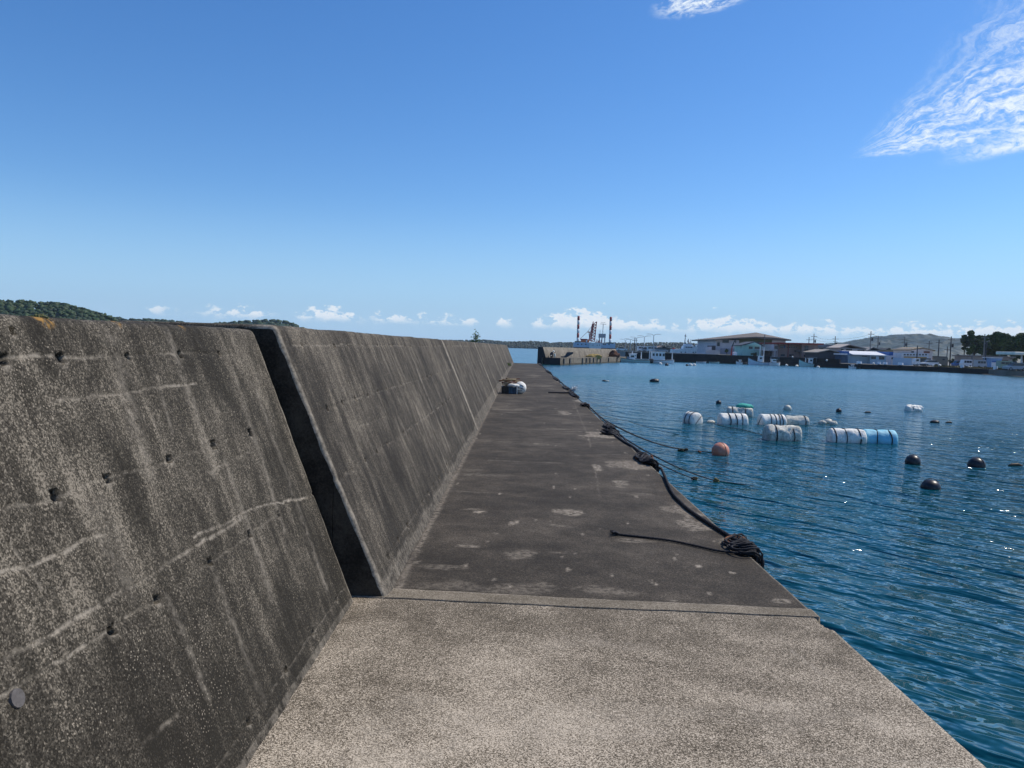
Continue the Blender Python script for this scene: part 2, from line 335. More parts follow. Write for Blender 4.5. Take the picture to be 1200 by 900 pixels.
deck('pavement', XL, 1.893, lambda x: -3., lambda x: joint(x)-.014, 1.30, C_NEAR, .02, feats=[([(1.52, 4.1), (1.58, 3.72)], .010, .9), ([(1.0, 3.02), (1.75, 2.98)], .012, .5), ([(-.95, 2.0), (-.95, 4.7)], .02, .35)],
     patches=[(.1, 3.2, .5, .16, .35), (.9, 3.35, .5, .12, .3), (-.5, 2.95, .22, .2, .4), (.3, 4.1, .35, .08, .35)], zfun=chip)
deck('pavement', XL, 1.90, lambda x: joint(x)+.012, lambda x: joint(x)+.26-.035*(x+.9), 1.298, C_STRIP, .02, zfun=lambda a, b: -np.clip((b-4.76)/.2, 0, 1)*.016, feats=[([(-.8, 5.0), (1.9, 4.82)], .018, .5)])
px2 = lambda l: [tuple(atz(x, y, 1.28)[:2]) for x, y in l]
fe = [(px2([(689, 511), (692, 524)]), .010, .4), (px2([(697, 548), (703, 584)]), .010, .25), (px2([(672, 470), (689, 511)]), .014, .18), (px2([(640, 502), (676, 504)]), .05, .5), (px2([(648, 615), (668, 618)]), .03, .3)]
pa = []
for x, y, ax, ay, s_ in [(667, 600, .10, .12, .75), (700, 548, .05, .25, .8), (726, 566, .09, .18, .8), (712, 510, .38, .45, .9), (693, 476, .12, .8, .8), (683, 470, .3, .5, .9), (660, 484, .14, .4, .8), (763, 527, .28, .35, .9),
                         (740, 545, .3, .3, .55), (800, 600, .2, .28, .6), (820, 615, .16, .22, .6), (855, 635, .1, .2, .4), (748, 514, .2, .8, .8), (668, 457, .2, .8, .7), (657, 447, .2, 1.2, .6), (640, 452, .3, .6, .4), (625, 440, .3, 1.2, .4),
                         (600, 480, .5, .25, .35), (560, 600, .06, .06, .9), (615, 652, .14, .12, .45), (545, 640, .10, .04, .6), (560, 556, .3, .1, .3), (790, 705, .04, .03, .9), (915, 705, .05, .03, .7), (640, 530, .05, .05, .9), (628, 520, .03, .1, .6),
                         (700, 690, .25, .08, .3), (520, 665, .12, .05, .45), (610, 520, .5, .2, .22), (560, 690, .4, .1, .25)]:
    p = atz(x, y, 1.28); pa.append((p[0], p[1], ax, ay, s_))
sta = [(-.6, 5.5, .5, .5, .3), (.4, 6.4, 1.1, .7, .25), (.1, 9.5, .9, 1.4, .3), (1.1, 12.5, .6, 2.2, .25), (-.2, 17, .7, 3, .3)]
for k in range(14): sta.append((random.uniform(-.4, 1.4), random.uniform(6, 60), random.uniform(.3, .8), random.uniform(.4, 2.4), .35))
for k in range(20):
    Yk = 6+60*random.random()**1.5; pa.append((random.uniform(-.7, 1.85), Yk, random.uniform(.03, .2), random.uniform(.02, .07)*Yk/8, random.uniform(.2, .5)))
for k in range(80):
    Yk = 5.1+30*random.random()**2; pa.append((random.uniform(-.75, 1.85), Yk, .012, .012+.004*Yk, 1.))
for k in range(16):
    Yk = 8+55*random.random(); fe.append(([(random.uniform(-.7, .8), Yk), (random.uniform(.9, 1.8), Yk+random.uniform(-.3, .3))], .012*Yk/5, random.uniform(.2, .5)))
fe.append(([(-.76, 5.0), (-.62, 75)], .03, .45))
deck('pavement', XL, 1.90, lambda x: joint(x)+.262-.035*(x+.9), lambda x: 74.5, 1.281, C_FAR, .022, feats=fe, patches=pa, stains=sta)
# ---- sea wall blocks
def sea_wall(label, Y0, Y1, xb, xt, zb, zt, m, dY, holes=(), lines=(), streaks=(), lich=(), back=1.05, hr=.017, slope=0., overhang=0.):
    na = 290 if dY < .007 else 150 if dY < .02 else 60
    tt = np.linspace(0, 1, na)[:-3]; rad_ = .035
    L = math.hypot(xt-xb, zt-zb); ux, uz = (xt-xb)/L, (zt-zb)/L
    prof = [(xb+(xt-xb)*a*(1-rad_/L), zb+(zt-zb)*a*(1-rad_/L)) for a in np.linspace(0, 1, na)]
    ex, ez = prof[-1]
    for k in range(1, 5):
        a = k/4; q0 = np.array([ex, ez]); q1 = np.array([xt, zt]); q2 = np.array([xt-rad_, zt]); p = (1-a)**2*q0+2*a*(1-a)*q1+a*a*q2; prof.append(tuple(p))
    for k in range(1, 14): prof.append((xt-rad_-(back-rad_)*k/13, zt))
    prof.append((xt-back-.01, zt-.02)); prof.append((xt-back-.02, zt-.5)); prof.append((xt-back-.05, -1.2))
    prof = np.array(prof); npf = len(prof); dn = np.gradient(prof, axis=0); nrm = np.stack([dn[:, 1], -dn[:, 0]], -1); nrm /= np.linalg.norm(nrm, axis=1)[:, None]; nrm *= np.where(nrm[:, :1]+nrm[:, 1:]*1e-3 < 0, 1, 1)
    nrm[na:] = np.where(np.arange(npf)[na:, None] < na+18, np.array([0, 1.]), np.array([-1., 0]))
    nrm[:na] = (uz, -ux)
    for k in range(4): a = (k+1)/4; v_ = np.array([uz*(1-a), -ux*(1-a)+a]); nrm[na+k] = v_/np.linalg.norm(v_)
    ys = [Y0, Y0+.004, Y0+.012]; y = Y0+.022
    while y < Y1-.03: ys.append(y); y += (dY if y > 1.75 else .05)*max(1, y/6. if dY > .02 or Y0 > 4 else 1)
    ys += [Y1-.022, Y1-.012, Y1-.004, Y1]; ys = np.array(ys); cin = np.zeros(len(ys)); cin[[0, -1]] = .022; cin[[1, -2]] = .010; cin[[2, -3]] = .003
    Pz = prof[:, 1][:, None]+0*ys; Px = prof[:, 0][:, None]+0*ys; Yg = ys[None]+0*prof[:, :1]
    disp = (fbm(Yg*2.2, Pz*2.2, 4, 1)-.5)*.016+(fbm(Yg*14, Pz*14, 3, 2)-.5)*.006
    disp -= cin[None]*(.6+fbm(Pz*9, Yg*3, 3, 5))
    hole = np.zeros_like(Yg); line = np.zeros_like(Yg); edge = np.zeros_like(Yg); li = np.zeros_like(Yg)
    jit = (fbm(Yg*8, Pz*8, 4, 7)-.5)*.03; jit2 = (fbm(Yg*3, Pz*3, 3, 12)-.5)*.03; face = (np.arange(npf) < na+5)[:, None]
    for (hy, hz, s_) in holes:
        a = hr*s_; d = np.maximum(np.abs(Yg-hy)/(a*1.2), np.abs(Pz-hz)/a)+(fbm(Yg*50, Pz*50, 2, 3)-.5)*.5
        h_ = np.clip((1.15-d)*4, 0, 1)*face; hole = np.maximum(hole, h_)
        halo = np.clip(1-np.hypot((Yg-hy)/(a*2.3), (Pz-hz+a*.9)/(a*2.0))+jit*12, 0, 1)*face; line = np.maximum(line, .8*halo*(1-h_))
    disp -= hole*.045
    for pts, wd, st_ in lines:
        d = segdist(Yg+jit*.3, Pz+jit, pts); brk = np.clip(fbm(Yg*2.3, Pz*.5, 3, int(abs(pts[0][1])*7) % 9)*3-.85, 0, 1); l_ = np.clip(1.4-d/(wd*.62), 0, 1)*st_*face*brk; line = np.maximum(line, l_)
        disp -= np.clip(1.3-d/.007, 0, 1)*.004*face
    for pts, wd, st_ in streaks:
        d = segdist(Yg+jit*.6, Pz, pts); line = np.maximum(line, np.clip(1-d/wd, 0, 1)*st_*face*fbm(Yg*12, Pz*3, 3, 4)*1.6)
    for (hy, hz, r_) in lich: li = np.maximum(li, np.clip((1-np.hypot(Yg-hy, (Pz-hz)*1.6)/r_+jit*10)*2, 0, 1))
    edge[:, :4] = np.array([.9, .9, .7, .3])[None]; edge[:, -4:] = np.array([.3, .7, .95, .95])[None]; edge *= (face & True)*(.4+.9*fbm(Pz*6, Yg*2, 3, 11)); edge[na:] *= .3; ew_ = .03 if Y0 < 10 else .12; edge = np.maximum(edge, np.clip(1.75-np.minimum(Yg-Y0, Y1-Yg)/ew_-fbm(Pz*9, Yg*9, 3, 14)*.9, 0, 1)*face)
    line[:8] = np.maximum(line[:8], .35)
    Px = Px+nrm[:, :1]*disp+slope*(Yg-Y0); Pz = Pz+nrm[:, 1:]*disp
    V = np.stack([Px, Yg, Pz], -1).reshape(-1, 3); c0 = np.array([xb, Y0, 0.]); Fc = gridf(npf, len(ys))[:, ::-1]
    # end caps as fans of quads toward a base line
    nC = len(ys)
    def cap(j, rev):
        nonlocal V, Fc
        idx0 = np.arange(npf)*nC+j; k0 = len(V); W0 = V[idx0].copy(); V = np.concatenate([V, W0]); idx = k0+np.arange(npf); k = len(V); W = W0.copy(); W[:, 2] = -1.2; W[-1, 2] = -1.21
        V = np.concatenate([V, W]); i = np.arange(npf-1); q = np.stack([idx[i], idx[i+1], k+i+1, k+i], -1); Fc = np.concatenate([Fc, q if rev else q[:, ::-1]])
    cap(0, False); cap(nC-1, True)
    V = V-c0; pad = len(V)-npf*nC; zz = lambda a: np.concatenate([a.ravel(), np.zeros(pad)])
    me = npmesh('sea_wall', V, Fc, dict(line=zz(line), hole=zz(hole), edge=zz(edge), lichen=zz(li), stain=np.concatenate([hole.ravel()*.8, np.ones(pad)])))  # block ends and tie holes get their shade painted dark
    return tag(link('sea_wall', me, m, loc=c0, smooth=False), label, 'sea wall', 'sloping blocks of the concrete sea wall')
hs = [(y, 2.815, random.uniform(.7, 1.3)) for y in (2.33, 2.62, 3.07, 3.54, 4.006, 1.9)]+[(2.42, 2.90, .6)]
hs += [(y, 2.402, random.uniform(.8, 1.15)) for y in (2.323, 2.623, 3.092, 3.543, 4.03, 1.85)]
hs += [(y, 1.98, random.uniform(.7, 1.1)) for y in (2.338, 2.639, 3.103, 3.564, 4.012)]+[(y, 1.40, .65) for y in (2.45, 2.931, 3.415, 3.87, 4.394)]
ls = [([(1.0, 2.815), (4.2, 2.82)], .010, .9), ([(2.476, 2.675), (3.335, 2.679), (3.6, 2.68)], .009, .8), ([(1.0, 2.40), (3.6, 2.40)], .010, .45), ([(3.4, 2.30), (3.9, 2.32)], .008, .7), ([(3.05, 2.094), (3.8, 2.06), (4.15, 2.02), (4.67, 1.962)], .008, .9), ([(4.2, 2.01), (4.4, 1.985), (4.67, 1.962)], .014, 1.),
      ([(1.5, 2.27), (2.2, 2.25), (2.494, 2.249)], .009, .85), ([(1.6, 2.05), (1.876, 2.069), (2.328, 2.06), (3.0, 2.06), (3.584, 2.06)], .011, .85), ([(1.8, 2.0), (2.6, 1.98)], .009, .8), ([(1, 1.98), (4, 1.977)], .006, .35), ([(1.0, 1.40), (4.6, 1.397)], .006, .4), ([(2.0, 1.65), (2.5, 1.64)], .012, .5), ([(2.0, 2.42), (2.1, 2.25), (2.13, 2.12)], .012, .8)]
sts = [([(3.24, 2.72), (3.2, 2.5)], .02, .9), ([(3.5, 2.9), (3.45, 2.3)], .05, .5), ([(3.0, 2.9), (2.9, 2.4)], .08, .4), ([(4.1, 2.7), (4.0, 1.9)], .04, .5), ([(4.35, 2.6), (4.3, 1.5)], .05, .45), ([(3.6, 2.3), (3.55, 1.7)], .05, .5), ([(2.7, 1.98), (2.72, 1.6)], .03, .5), ([(2.5, 2.3), (2.5, 2.1)], .1, .4), ([(3.1, 1.9), (3.1, 1.4)], .04, .4)]
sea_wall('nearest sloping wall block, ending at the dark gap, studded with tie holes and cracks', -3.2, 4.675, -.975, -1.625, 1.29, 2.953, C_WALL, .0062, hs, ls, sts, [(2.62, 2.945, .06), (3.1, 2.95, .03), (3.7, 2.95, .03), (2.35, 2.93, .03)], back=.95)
def w2holes(y0, y1):
    return [(y, z, random.uniform(.45, .8)) for z in (2.864, 2.445, 2.03, 1.44) for y in np.arange(y0+.4, y1-.2, .455) if random.random() < .75]
W1 = bpy.data.objects['sea_wall']; nl = math.hypot(1.663, .65); n_ = Vector((1.663/nl, 0, .65/nl))
c_ = Vector((-1.241+.975, 1.885+3.2, 1.976)); pl = MB(); pl.tube([c_-n_*.02, c_+n_*.004], [.026, .024], 14).done('round_plug', mat('pale_plug', (.115, .105, .10), .9, .35, 30., dirt=(.06, .055, .05, .6)), W1)
ws = [(4.775, 14.6), (14.64, 24.4), (24.44, 34.2), (34.24, 44.), (44.04, 53.8), (53.84, 63.6), (63.64, 74.4)]
wl = ['long sloping wall block with dark streaks, just beyond the dark gap', 'second block beyond the gap, its near joint dark and its foot pale', 'wall block that ends beside the basket of driftwood at its foot', 'wall block that starts just beyond the basket of driftwood at its foot', 'wall block with the leafy sprig growing from its top edge', 'streaky wall block between the leafy sprig and the last block', 'farthest wall block, at the seaward end of the walkway']
for i, ((a, c), lb) in enumerate(zip(ws, wl)):
    st = []
    for k in range(9 if i == 0 else 14):
        y = random.uniform(a, c); z = random.uniform(2.2, 2.9); st.append(([(y, z), (y+random.uniform(-.08, .08), z-random.uniform(.3, 1.2))], random.uniform(.015, .05)*(1+a/14), random.uniform(.35, .8)))
    if i: st.append(([(a+.1, 2.95), (a+.1, 1.3)], .10+.05*i, 1.)); st.append(([(a+4, 2.9), (a+4.1, 1.3)], .08+.03*i, .8))
    ln_ = [([(a, 2.864), (c, 2.864)], .007, .6), ([(a, 2.445), (c, 2.44)], .006, .45), ([(a, 2.03), (c, 2.03)], .006, .6), ([(a, 1.44), (c, 1.44)], .006, .35), ([(a+1, 2.25), (a+2.3, 2.24)], .006, .5), ([(a, 1.36), (c, 1.36)], .04+.02*i, .45)]
    if i == 0: ln_ += [([(5.28, 1.46), (5.33, 1.40)], .02, 1.), ([(4.78, 1.45), (4.9, 1.5)], .012, .9), ([(4.78, 2.03), (5.1, 2.03)], .016, .9)]
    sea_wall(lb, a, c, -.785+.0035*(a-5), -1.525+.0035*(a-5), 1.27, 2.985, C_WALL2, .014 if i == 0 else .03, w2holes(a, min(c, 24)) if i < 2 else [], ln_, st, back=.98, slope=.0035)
# ================================================================== FLOATS AND BUOYS
M_FOAM = mat('white_foam', (.88, .86, .78), .7, .16, 4., dirt=(.34, .32, .25, .6), bump=.03)
M_FOAMD = mat('weathered_foam', (.72, .70, .60), .8, .3, 5., dirt=(.13, .12, .09, .8), bump=.05)
M_FOAMB = mat('blue_foam', (.24, .60, .74), .6, .10, 4., dirt=(.30, .45, .50, .3), bump=.02)
M_STRAP = mat('black_rope', (.018, .018, .022), .8, .4, 30., bump=.01)
M_ORANGE = mat('orange_plastic', (.62, .24, .15), .5, .15, 4., dirt=(.55, .38, .33, .5))
M_BLACK = mat('black_plastic', (.022, .022, .026), .38, .3, 5., dirt=(.07, .07, .07, .4))
M_CREAM = mat('cream_plastic', (.62, .60, .50), .5, .2, 5., dirt=(.30, .29, .24, .4))
M_WEED = mat('seaweed', (.035, .034, .018), .9, .5, 20., bump=.02)
M_RUST = mat('rusty_iron', (.20, .075, .030), .85, .45, 18., dirt=(.42, .22, .10, .7), bump=.01)
M_NET = mat('turquoise_netting', (.04, .42, .34), .8, .35, 30., bump=.03)
def foam_float(label, px, py, length, r, yaw, m=M_FOAM, straps=(-.25, 0, .25), rough=.012, sink=.66, cross=False, bow=0., group='foam drum floats moored in the harbour'):
    w_ = atz(px, py, 0.); o = empty('foam_float', (w_[0], w_[1]+r*.6, 0.), label, 'float', group, yaw); b = bmesh.new()
    n = 40; prof = []; L = length/2
    for k in range(7): a = k/6*math.pi/2; prof.append((-L+.16*r*(1-math.sin(a)) if k else -L, r*(.82+.18*math.sin(a)) if k else r*.0001))
    prof = [(-L, .001), (-L, r*.45), (-L+.01, r*.82), (-L+.04, r*.95), (-L+.09, r)]+[(-L+.09+(length-.18)*k/22, r*(1+bow*math.sin(math.pi*k/22))) for k in range(1, 22)]+[(L-.09, r), (L-.04, r*.95), (L-.01, r*.82), (L, r*.45), (L, .001)]
    zc = r*(sink*2-1); mb = MB(); rings = []
    for i, (x_, q) in enumerate(prof):
        rg = []
        for k in range(n):
            a = 2*math.pi*k/n; d = (fbm(np.array([x_*4+px]), np.array([math.cos(a)*1.5+math.sin(a)*2.2+5]), 4, 3)[0]-.5)*rough*5*min(1, q/r*1.5)
            for s_ in straps: d -= .014*math.exp(-((x_-s_*length)/.03)**2)
            rg.append(mb.b.verts.new((x_, (q+d)*math.cos(a), zc+(q+d)*math.sin(a))))
        rings.append(rg)
    for A_, B_ in zip(rings, rings[1:]):
        for k in range(n): mb.b.faces.new((A_[k], B_[k], B_[(k+1) % n], A_[(k+1) % n]))
    mb.done('foam_body', m, o, True)
    for s_ in straps:
        mb = MB(); ph = random.uniform(-.03, .03)
        mb.tube([(s_*length+ph*math.cos(a*2), (r*1.006)*math.cos(a), zc+(r*1.006)*math.sin(a)) for a in np.linspace(0, 2*math.pi, 33)[:-1]], random.uniform(.014, .022), 6, True)
        mb.done('strap', M_STRAP, o, True)
    if cross:
        for sx_ in (-1, 1):
            mb = MB(); mb.tube([(sx_*(L+.008), r*.9*math.cos(a), zc+r*.9*math.sin(a)) for a in ((.8, 3.94) if sx_ > 0 else (2.3, 5.4))], .012, 6); mb.done('strap', M_STRAP, o, True)
    return o
def ball_buoy(label, px, py, r, m, name='ball_buoy', sink=.62, sc=(1, 1, 1), group='small ball buoys on the water', eye=True):
    w_ = atz(px, py, 0.); zc = r*(sink*2-1)*sc[2]; o = empty(name, (w_[0], w_[1]+r*.5, 0.), label, 'buoy', group, random.uniform(0, 3))
    MB().ball((0, 0, zc), r, 3, sc, .006).done('float_shell', m, o, True)
    if eye:
        mb = MB(); q = r*.16; mb.tube([(r*.96*sc[0]+q*math.cos(a), 0, zc+q*math.sin(a)) for a in np.linspace(0, 2*math.pi, 13)[:-1]], r*.06, 6, True); mb.tube([(-.0, r*1.0*math.cos(a), zc+r*1.0*math.sin(a)) for a in np.linspace(0, 2*math.pi, 25)[:-1]], r*.035, 6, True)
        mb.done('rope_eye', M_STRAP, o, True)
    return o
foam_float('stubby white foam drum seen end-on, criss-crossed with dark rope, leftmost of the big floats', 813, 496.3, .56, .345, rad(-58), M_FOAM, (-.2, .22), cross=True)
foam_float('clean white foam drum with three dark straps, in front of the turquoise netting', 860, 497.5, 1.13, .325, rad(4), M_FOAM, (-.17, .06, .28))
foam_float('dirty foam drum topped with turquoise netting, behind the clean three-strap drum', 868, 487.5, 1.15, .30, rad(-8), M_FOAMD, (-.3, .2), rough=.03)
p = atz(873, 487.5, 0)
def lump(name, label, cat, loc, r, sc, m, jit=.16, sub=3, group=None, parent=None):
    mb = MB(); mb.ball((0, 0, 0), r, sub, sc, 0)
    for v in mb.b.verts:
        d = 1+(fbm(np.array([v.co.x*9/ r*.2+loc[0]]), np.array([v.co.y*9/r*.2+v.co.z*7/r*.2]), 3, 2)[0]-.5)*jit*4; v.co *= d
    o = mb.done(name, m, parent, True, loc)
    return tag(o, label, cat, group) if label else o
lump('net_heap', 'heap of turquoise netting lying on top of a dirty foam drum', 'netting', (p[0]+.02, p[1]+.25, .43), .36, (1.15, .8, .38), M_NET, .2)
foam_float('white foam drum with four dark straps, left of the two drums floating end to end', 906, 498, 1.06, .325, rad(6), M_FOAM, (-.12, .06, .22, .33), cross=True)
foam_float('mottled white foam drum without bold straps, right end of a pair end to end', 934.5, 497.5, .96, .27, rad(-5), M_FOAMD, (.33,), rough=.02)
foam_float('big battered foam drum with two heavy black straps, nearest of the left cluster', 918.5, 516.3, 1.18, .35, rad(3), M_FOAMD, (-.24, .24), rough=.035, sink=.7)
foam_float('white foam drum with two black straps, joined to the light blue drum', 994.5, 518.6, 1.17, .345, rad(-4), M_FOAM, (-.38, -.08, .3), rough=.02)
foam_float('light blue foam drum with two black straps, joined to a white one', 1032.5, 519.6, 1.10, .335, rad(-4), M_FOAMB, (-.12, .27))
foam_float('tapering white foam float tilted in open water, farthest right of the big floats', 1072, 481.5, .95, .22, rad(14), M_FOAM, (-.2,), rough=.04, bow=.15)
ball_buoy('orange ball buoy with a dark waterline, by itself nearest the walkway', 845.5, 533.5, .25, M_ORANGE, sink=.70)
ball_buoy('black ball buoy left of the largest black ball, upper left of a trio', 1071.8, 544, .20, M_BLACK, sink=.62)
ball_buoy('largest black ball buoy, farthest right of a trio', 1147, 547.5, .225, M_BLACK, sink=.6, sc=(1, 1, .95))
ball_buoy('black ball buoy nearest the camera, lowest of a trio', 1093.4, 573, .20, M_BLACK, sink=.55, sc=(1.05, 1.05, .9))
ball_buoy('cream ball buoy behind the pair of white foam drums', 923.5, 480.5, .20, M_CREAM, sink=.65)
ball_buoy('small black ball buoy left of the turquoise netting', 842.5, 473.2, .15, M_BLACK, sink=.65)
ball_buoy('small dark grey ball buoy between the white pair and the tapering float', 983.5, 483, .14, M_BLACK, sink=.7)
for q in ((964.5, 496.5, .13, 'small pinkish white ball buoy, left one of a huddle of three'), (972, 496, .18, 'larger pinkish white ball buoy, middle of a huddle of three'), (977.5, 497.5, .14, 'grimy ball buoy, right one of a huddle of three')):
    ball_buoy(q[3], q[0], q[1], q[2], M_CREAM if q[2] > .15 else M_FOAMD, sink=.66, sc=(1.25, 1, .8))
ball_buoy('flat grey white float low in the water between two large white drums', 833.7, 495.2, .19, M_FOAMD, 'small_float', sink=.6, sc=(1.1, .8, .42))
for px, py, r, lb in ((767, 447.5, .36, 'black barnacled float in front of the moored fishing boats'), (708, 446.8, .16, 'small dark float near the dark water streak by the walkway'), (712, 447, .11, 'tiny pale float beside a small dark one by the walkway'),
                      (1095.6, 495.3, .16, 'small dark float below the tapering white float')):
    w_ = atz(px, py); lump('drift_float', lb, 'float', (w_[0], w_[1], .03 if r < .3 else .1), r, (1.25, .9, .6), M_FOAMD if 'pale' in lb else M_BLACK, .12)
for px, py, L_, lb in ((1017, 483.6, .36, 'short brown stick floating left of the tapering float'), (1112, 495.6, .3, 'thin dark stick floating right of a small dark float'), (1190, 545.8, .40, 'dark waterlogged stick at the right edge of the picture')):
    w_ = atz(px, py); mb = MB(); mb.tube([(w_[0]-L_/2, w_[1], .0), (w_[0]-.1, w_[1], .03), (w_[0]+.1, w_[1]+.05, .035), (w_[0]+L_/2, w_[1], .0)], [.02, .035, .04, .02], 7); tag(mb.done('driftwood', mat('wet_wood', (.11, .075, .045), .7), None, True), lb, 'driftwood', 'sticks drifting in the harbour')
for px, py, lb in ((805.4, 428.6, 'dark ball buoy, left of three in a row before the quay'), (809.6, 428.6, 'white ball buoy, middle of three in a row before the quay'), (813.8, 428.6, 'white ball buoy, right of three in a row before the quay'),
                   (774, 427.2, 'white ball buoy just below the white cabin fishing boat'), (781.5, 428.4, 'dark ball buoy right of the white cabin fishing boat'), (922, 428.8, 'small white ball buoy at the foot of the quay, left of the green boat'), (934.3, 429.2, 'white oblong buoy at the bow of the green boat'), (959, 431, 'white ball buoy at the stern of the green boat')):
    w_ = atz(px, py); o = ball_buoy(lb, px, py, .38 if 'white' in lb else .3, M_BLACK if 'dark' in lb else M_FOAM, sc=(1.8, 1, .8) if 'oblong' in lb else (1, 1, 1), group='ball buoys in front of the quay')
# ================================================================== ROPES
def smooth(pts, n=8):
    P_ = [np.array(p_, float) for p_ in pts]; P_ = [2*P_[0]-P_[1]]+P_+[2*P_[-1]-P_[-2]]; out = []
    for i in range(1, len(P_)-2):
        for k in range(n):
            a = k/n; p0, p1, p2, p3 = P_[i-1:i+3]; out.append(.5*(2*p1+(p2-p0)*a+(2*p0-5*p1+4*p2-p3)*a*a+(3*p1-p0-3*p2+p3)*a**3))
    out.append(P_[-2]); return out
M_ROPE = mat('dark_mooring_rope', (.026, .026, .030), .85, .45, 60., bump=.006)
M_ROPEB = mat('weathered_rope', (.060, .056, .050), .85, .4, 60., bump=.006)
ZD = 1.281
def twist(pts, r, strands=3, pitch=.10):      # laid rope: strands wound round the path
    pts = [np.array(p_) for p_ in pts]; mb = MB(); out = [[] for _ in range(strands)]; s_ = 0
    # resample
    res = [pts[0]];
    for a, b_ in zip(pts, pts[1:]):
        L_ = np.linalg.norm(b_-a); k = max(1, int(L_/(pitch/6))); res += [a+(b_-a)*j/k for j in range(1, k+1)]
    for i, p_ in enumerate(res):
        d = res[min(i+1, len(res)-1)]-res[max(i-1, 0)]; d /= np.linalg.norm(d)+1e-9
        if i: s_ += np.linalg.norm(p_-res[i-1])
        a = np.cross(d, [0, 0, 1.]); a /= np.linalg.norm(a)+1e-9; c_ = np.cross(a, d)
        for k in range(strands):
            ph = 2*math.pi*(s_/pitch+k/strands); out[k].append(p_+r*.5*(math.cos(ph)*a+math.sin(ph)*c_))
    for o_ in out: mb.tube(o_, r*.56, 5)
    return mb
def rope(label, pts, r, m=M_ROPE, laid=False, name='mooring_rope'):
    pts = smooth(pts, 10)
    mb = twist(pts, r) if laid else MB().tube(pts, r, 7)
    return tag(mb.done(name, m, None, True), label, 'rope', 'mooring ropes along the walkway edge')
D_ = lambda x, y, dz=0.: atz(x, y, ZD+dz)
def edge_at(x, y, dx=0., z=ZD+.03):     # point on the walkway edge line nearest that image row
    q = atz(x, y, ZD); return np.array([1.90+dx, q[1], z])
rope('thick black hawser lying along the edge from tangle to rusty ring', [D_(772, 548, .05), D_(775.6, 550.6, .03), D_(786.7, 575.6, .018), D_(799, 590, .018), D_(811.7, 600.6, .018), D_(836.7, 617, .018), D_(852, 626.5, .018), D_(864, 633.5, .05), D_(872, 634, .06)], .019, laid=True)
rope('thin black rope with a frayed end lying straight across the deck', [D_(717, 624, .025), D_(726, 626.2, .014), D_(739.6, 627.8, .012), D_(760, 630, .012), D_(786.7, 633.6, .012), D_(815, 639.5, .012), D_(839.4, 645, .012), D_(860, 647.5, .012), D_(880, 649.3, .02), np.array([1.99, atz(895, 650, ZD)[1]+.02, ZD+.02])], .0105, laid=True)
mb = MB()
for k in range(9):
    q = D_(726, 626.2, .014); e = D_(716+random.uniform(-1, 1.5), 623.6+random.uniform(-1.5, 1.5), .01+random.uniform(0, .03)); mb.tube(smooth([q, (q+e)/2+np.array([0, random.uniform(-.02, .02), .01]), e], 4), .006, 5)
fr = mb.done('frayed_end', M_ROPE, bpy.data.objects['mooring_rope.001'], True)
rope('black rope lying on the deck from the small knot to the rope tangle', [D_(716, 508, .05), D_(722, 511, .02), D_(731, 517, .02), D_(742, 523.5, .018), D_(752, 531, .02), D_(760, 536, .05), D_(765, 539, .09)], .022)
W = lambda x, y, z=0.: atz(x, y, z)
def sag(a, b_, s_, n=9): return [a+(b_-a)*k/n+np.array([0, 0, -s_*4*(k/n)*(1-k/n)]) for k in range(n+1)]
rope('upper mooring line, stretched from the edge to the tuft of seaweed', sag(np.array([1.95, 17.3, 1.30]), W(797, 526, .0), .10)+[W(806, 528.5, -.01), W(823, 529.2, .005), W(840, 531, .0)], .019, M_ROPE)
rope('middle mooring line running from the edge down to the yellowish knot', sag(np.array([1.93, 14.6, 1.28]), W(838, 563, .02), .10)+[W(850, 565, .0), W(868, 567.5, .005), W(890, 570, -.02)], .014, M_ROPE)
rope('lowest thin mooring line running from the edge to the round brown knot', sag(np.array([1.96, 13.9, 1.20]), W(814, 561, .03), .06), .012, M_ROPE)
rope('thin mooring line drooping low above the water beyond the upper line', sag(np.array([1.95, 20.5, 1.25]), W(735, 493, .3), .05)+sag(W(735, 493, .3), W(800, 510, -.01), .05)[1:], .008, M_ROPEB)
rope('thin line running across the water to the battered drum', [W(822, 494.5, .01), W(835, 496, -.006), W(850, 500, .012), W(870, 503.5, .015), W(890, 508.5, .02), W(900, 511, .1)], .011, M_ROPEB)
rope('long line lying along the edge between the rope coils', [np.array([1.93+.02*math.sin(k*1.7), y_, ZD-.01+.02*math.sin(k*2.3)]) for k, y_ in enumerate(np.linspace(12.2, 28, 22))], .013, M_ROPE)
rope('long line lying along the far part of the walkway edge', [np.array([1.93+.03*math.sin(k*1.3), y_, ZD+.01+.02*math.sin(k*2.9)]) for k, y_ in enumerate(np.linspace(27, 73, 40))], .03, M_ROPE)
for px, py, n_, r_, lb, m_ in ((800, 527.5, 16, .05, 'tuft of dark seaweed on the upper mooring line', M_WEED), (839.5, 563, 9, .035, 'yellowish knot at the waterline on the middle mooring line', mat('yellow_knot', (.24, .19, .08), .9, .5, 20.)), (814.5, 560.8, 8, .04, 'round brown knot at the waterline on the lowest line', mat('brown_knot', (.10, .075, .035), .9, .5, 20.)), (820, 529, 5, .03, 'small rusty scrap of weed on the upper line, toward the orange buoy', M_RUST)):
    w_ = W(px, py, .03); mb = MB()
    for k in range(n_):
        a = random.uniform(-1, 1)*(.16 if n_ > 10 else .035); mb.ball((w_[0]+a, w_[1]+random.uniform(-.04, .04), max(.0, .03+random.uniform(-.03, .04))), r_*random.uniform(.5, 1.1), 1, (1.3, 1, .8), .3)
    tag(mb.done('rope_knot', m_, None, True), lb, 'knot', 'knots and seaweed on the mooring lines')
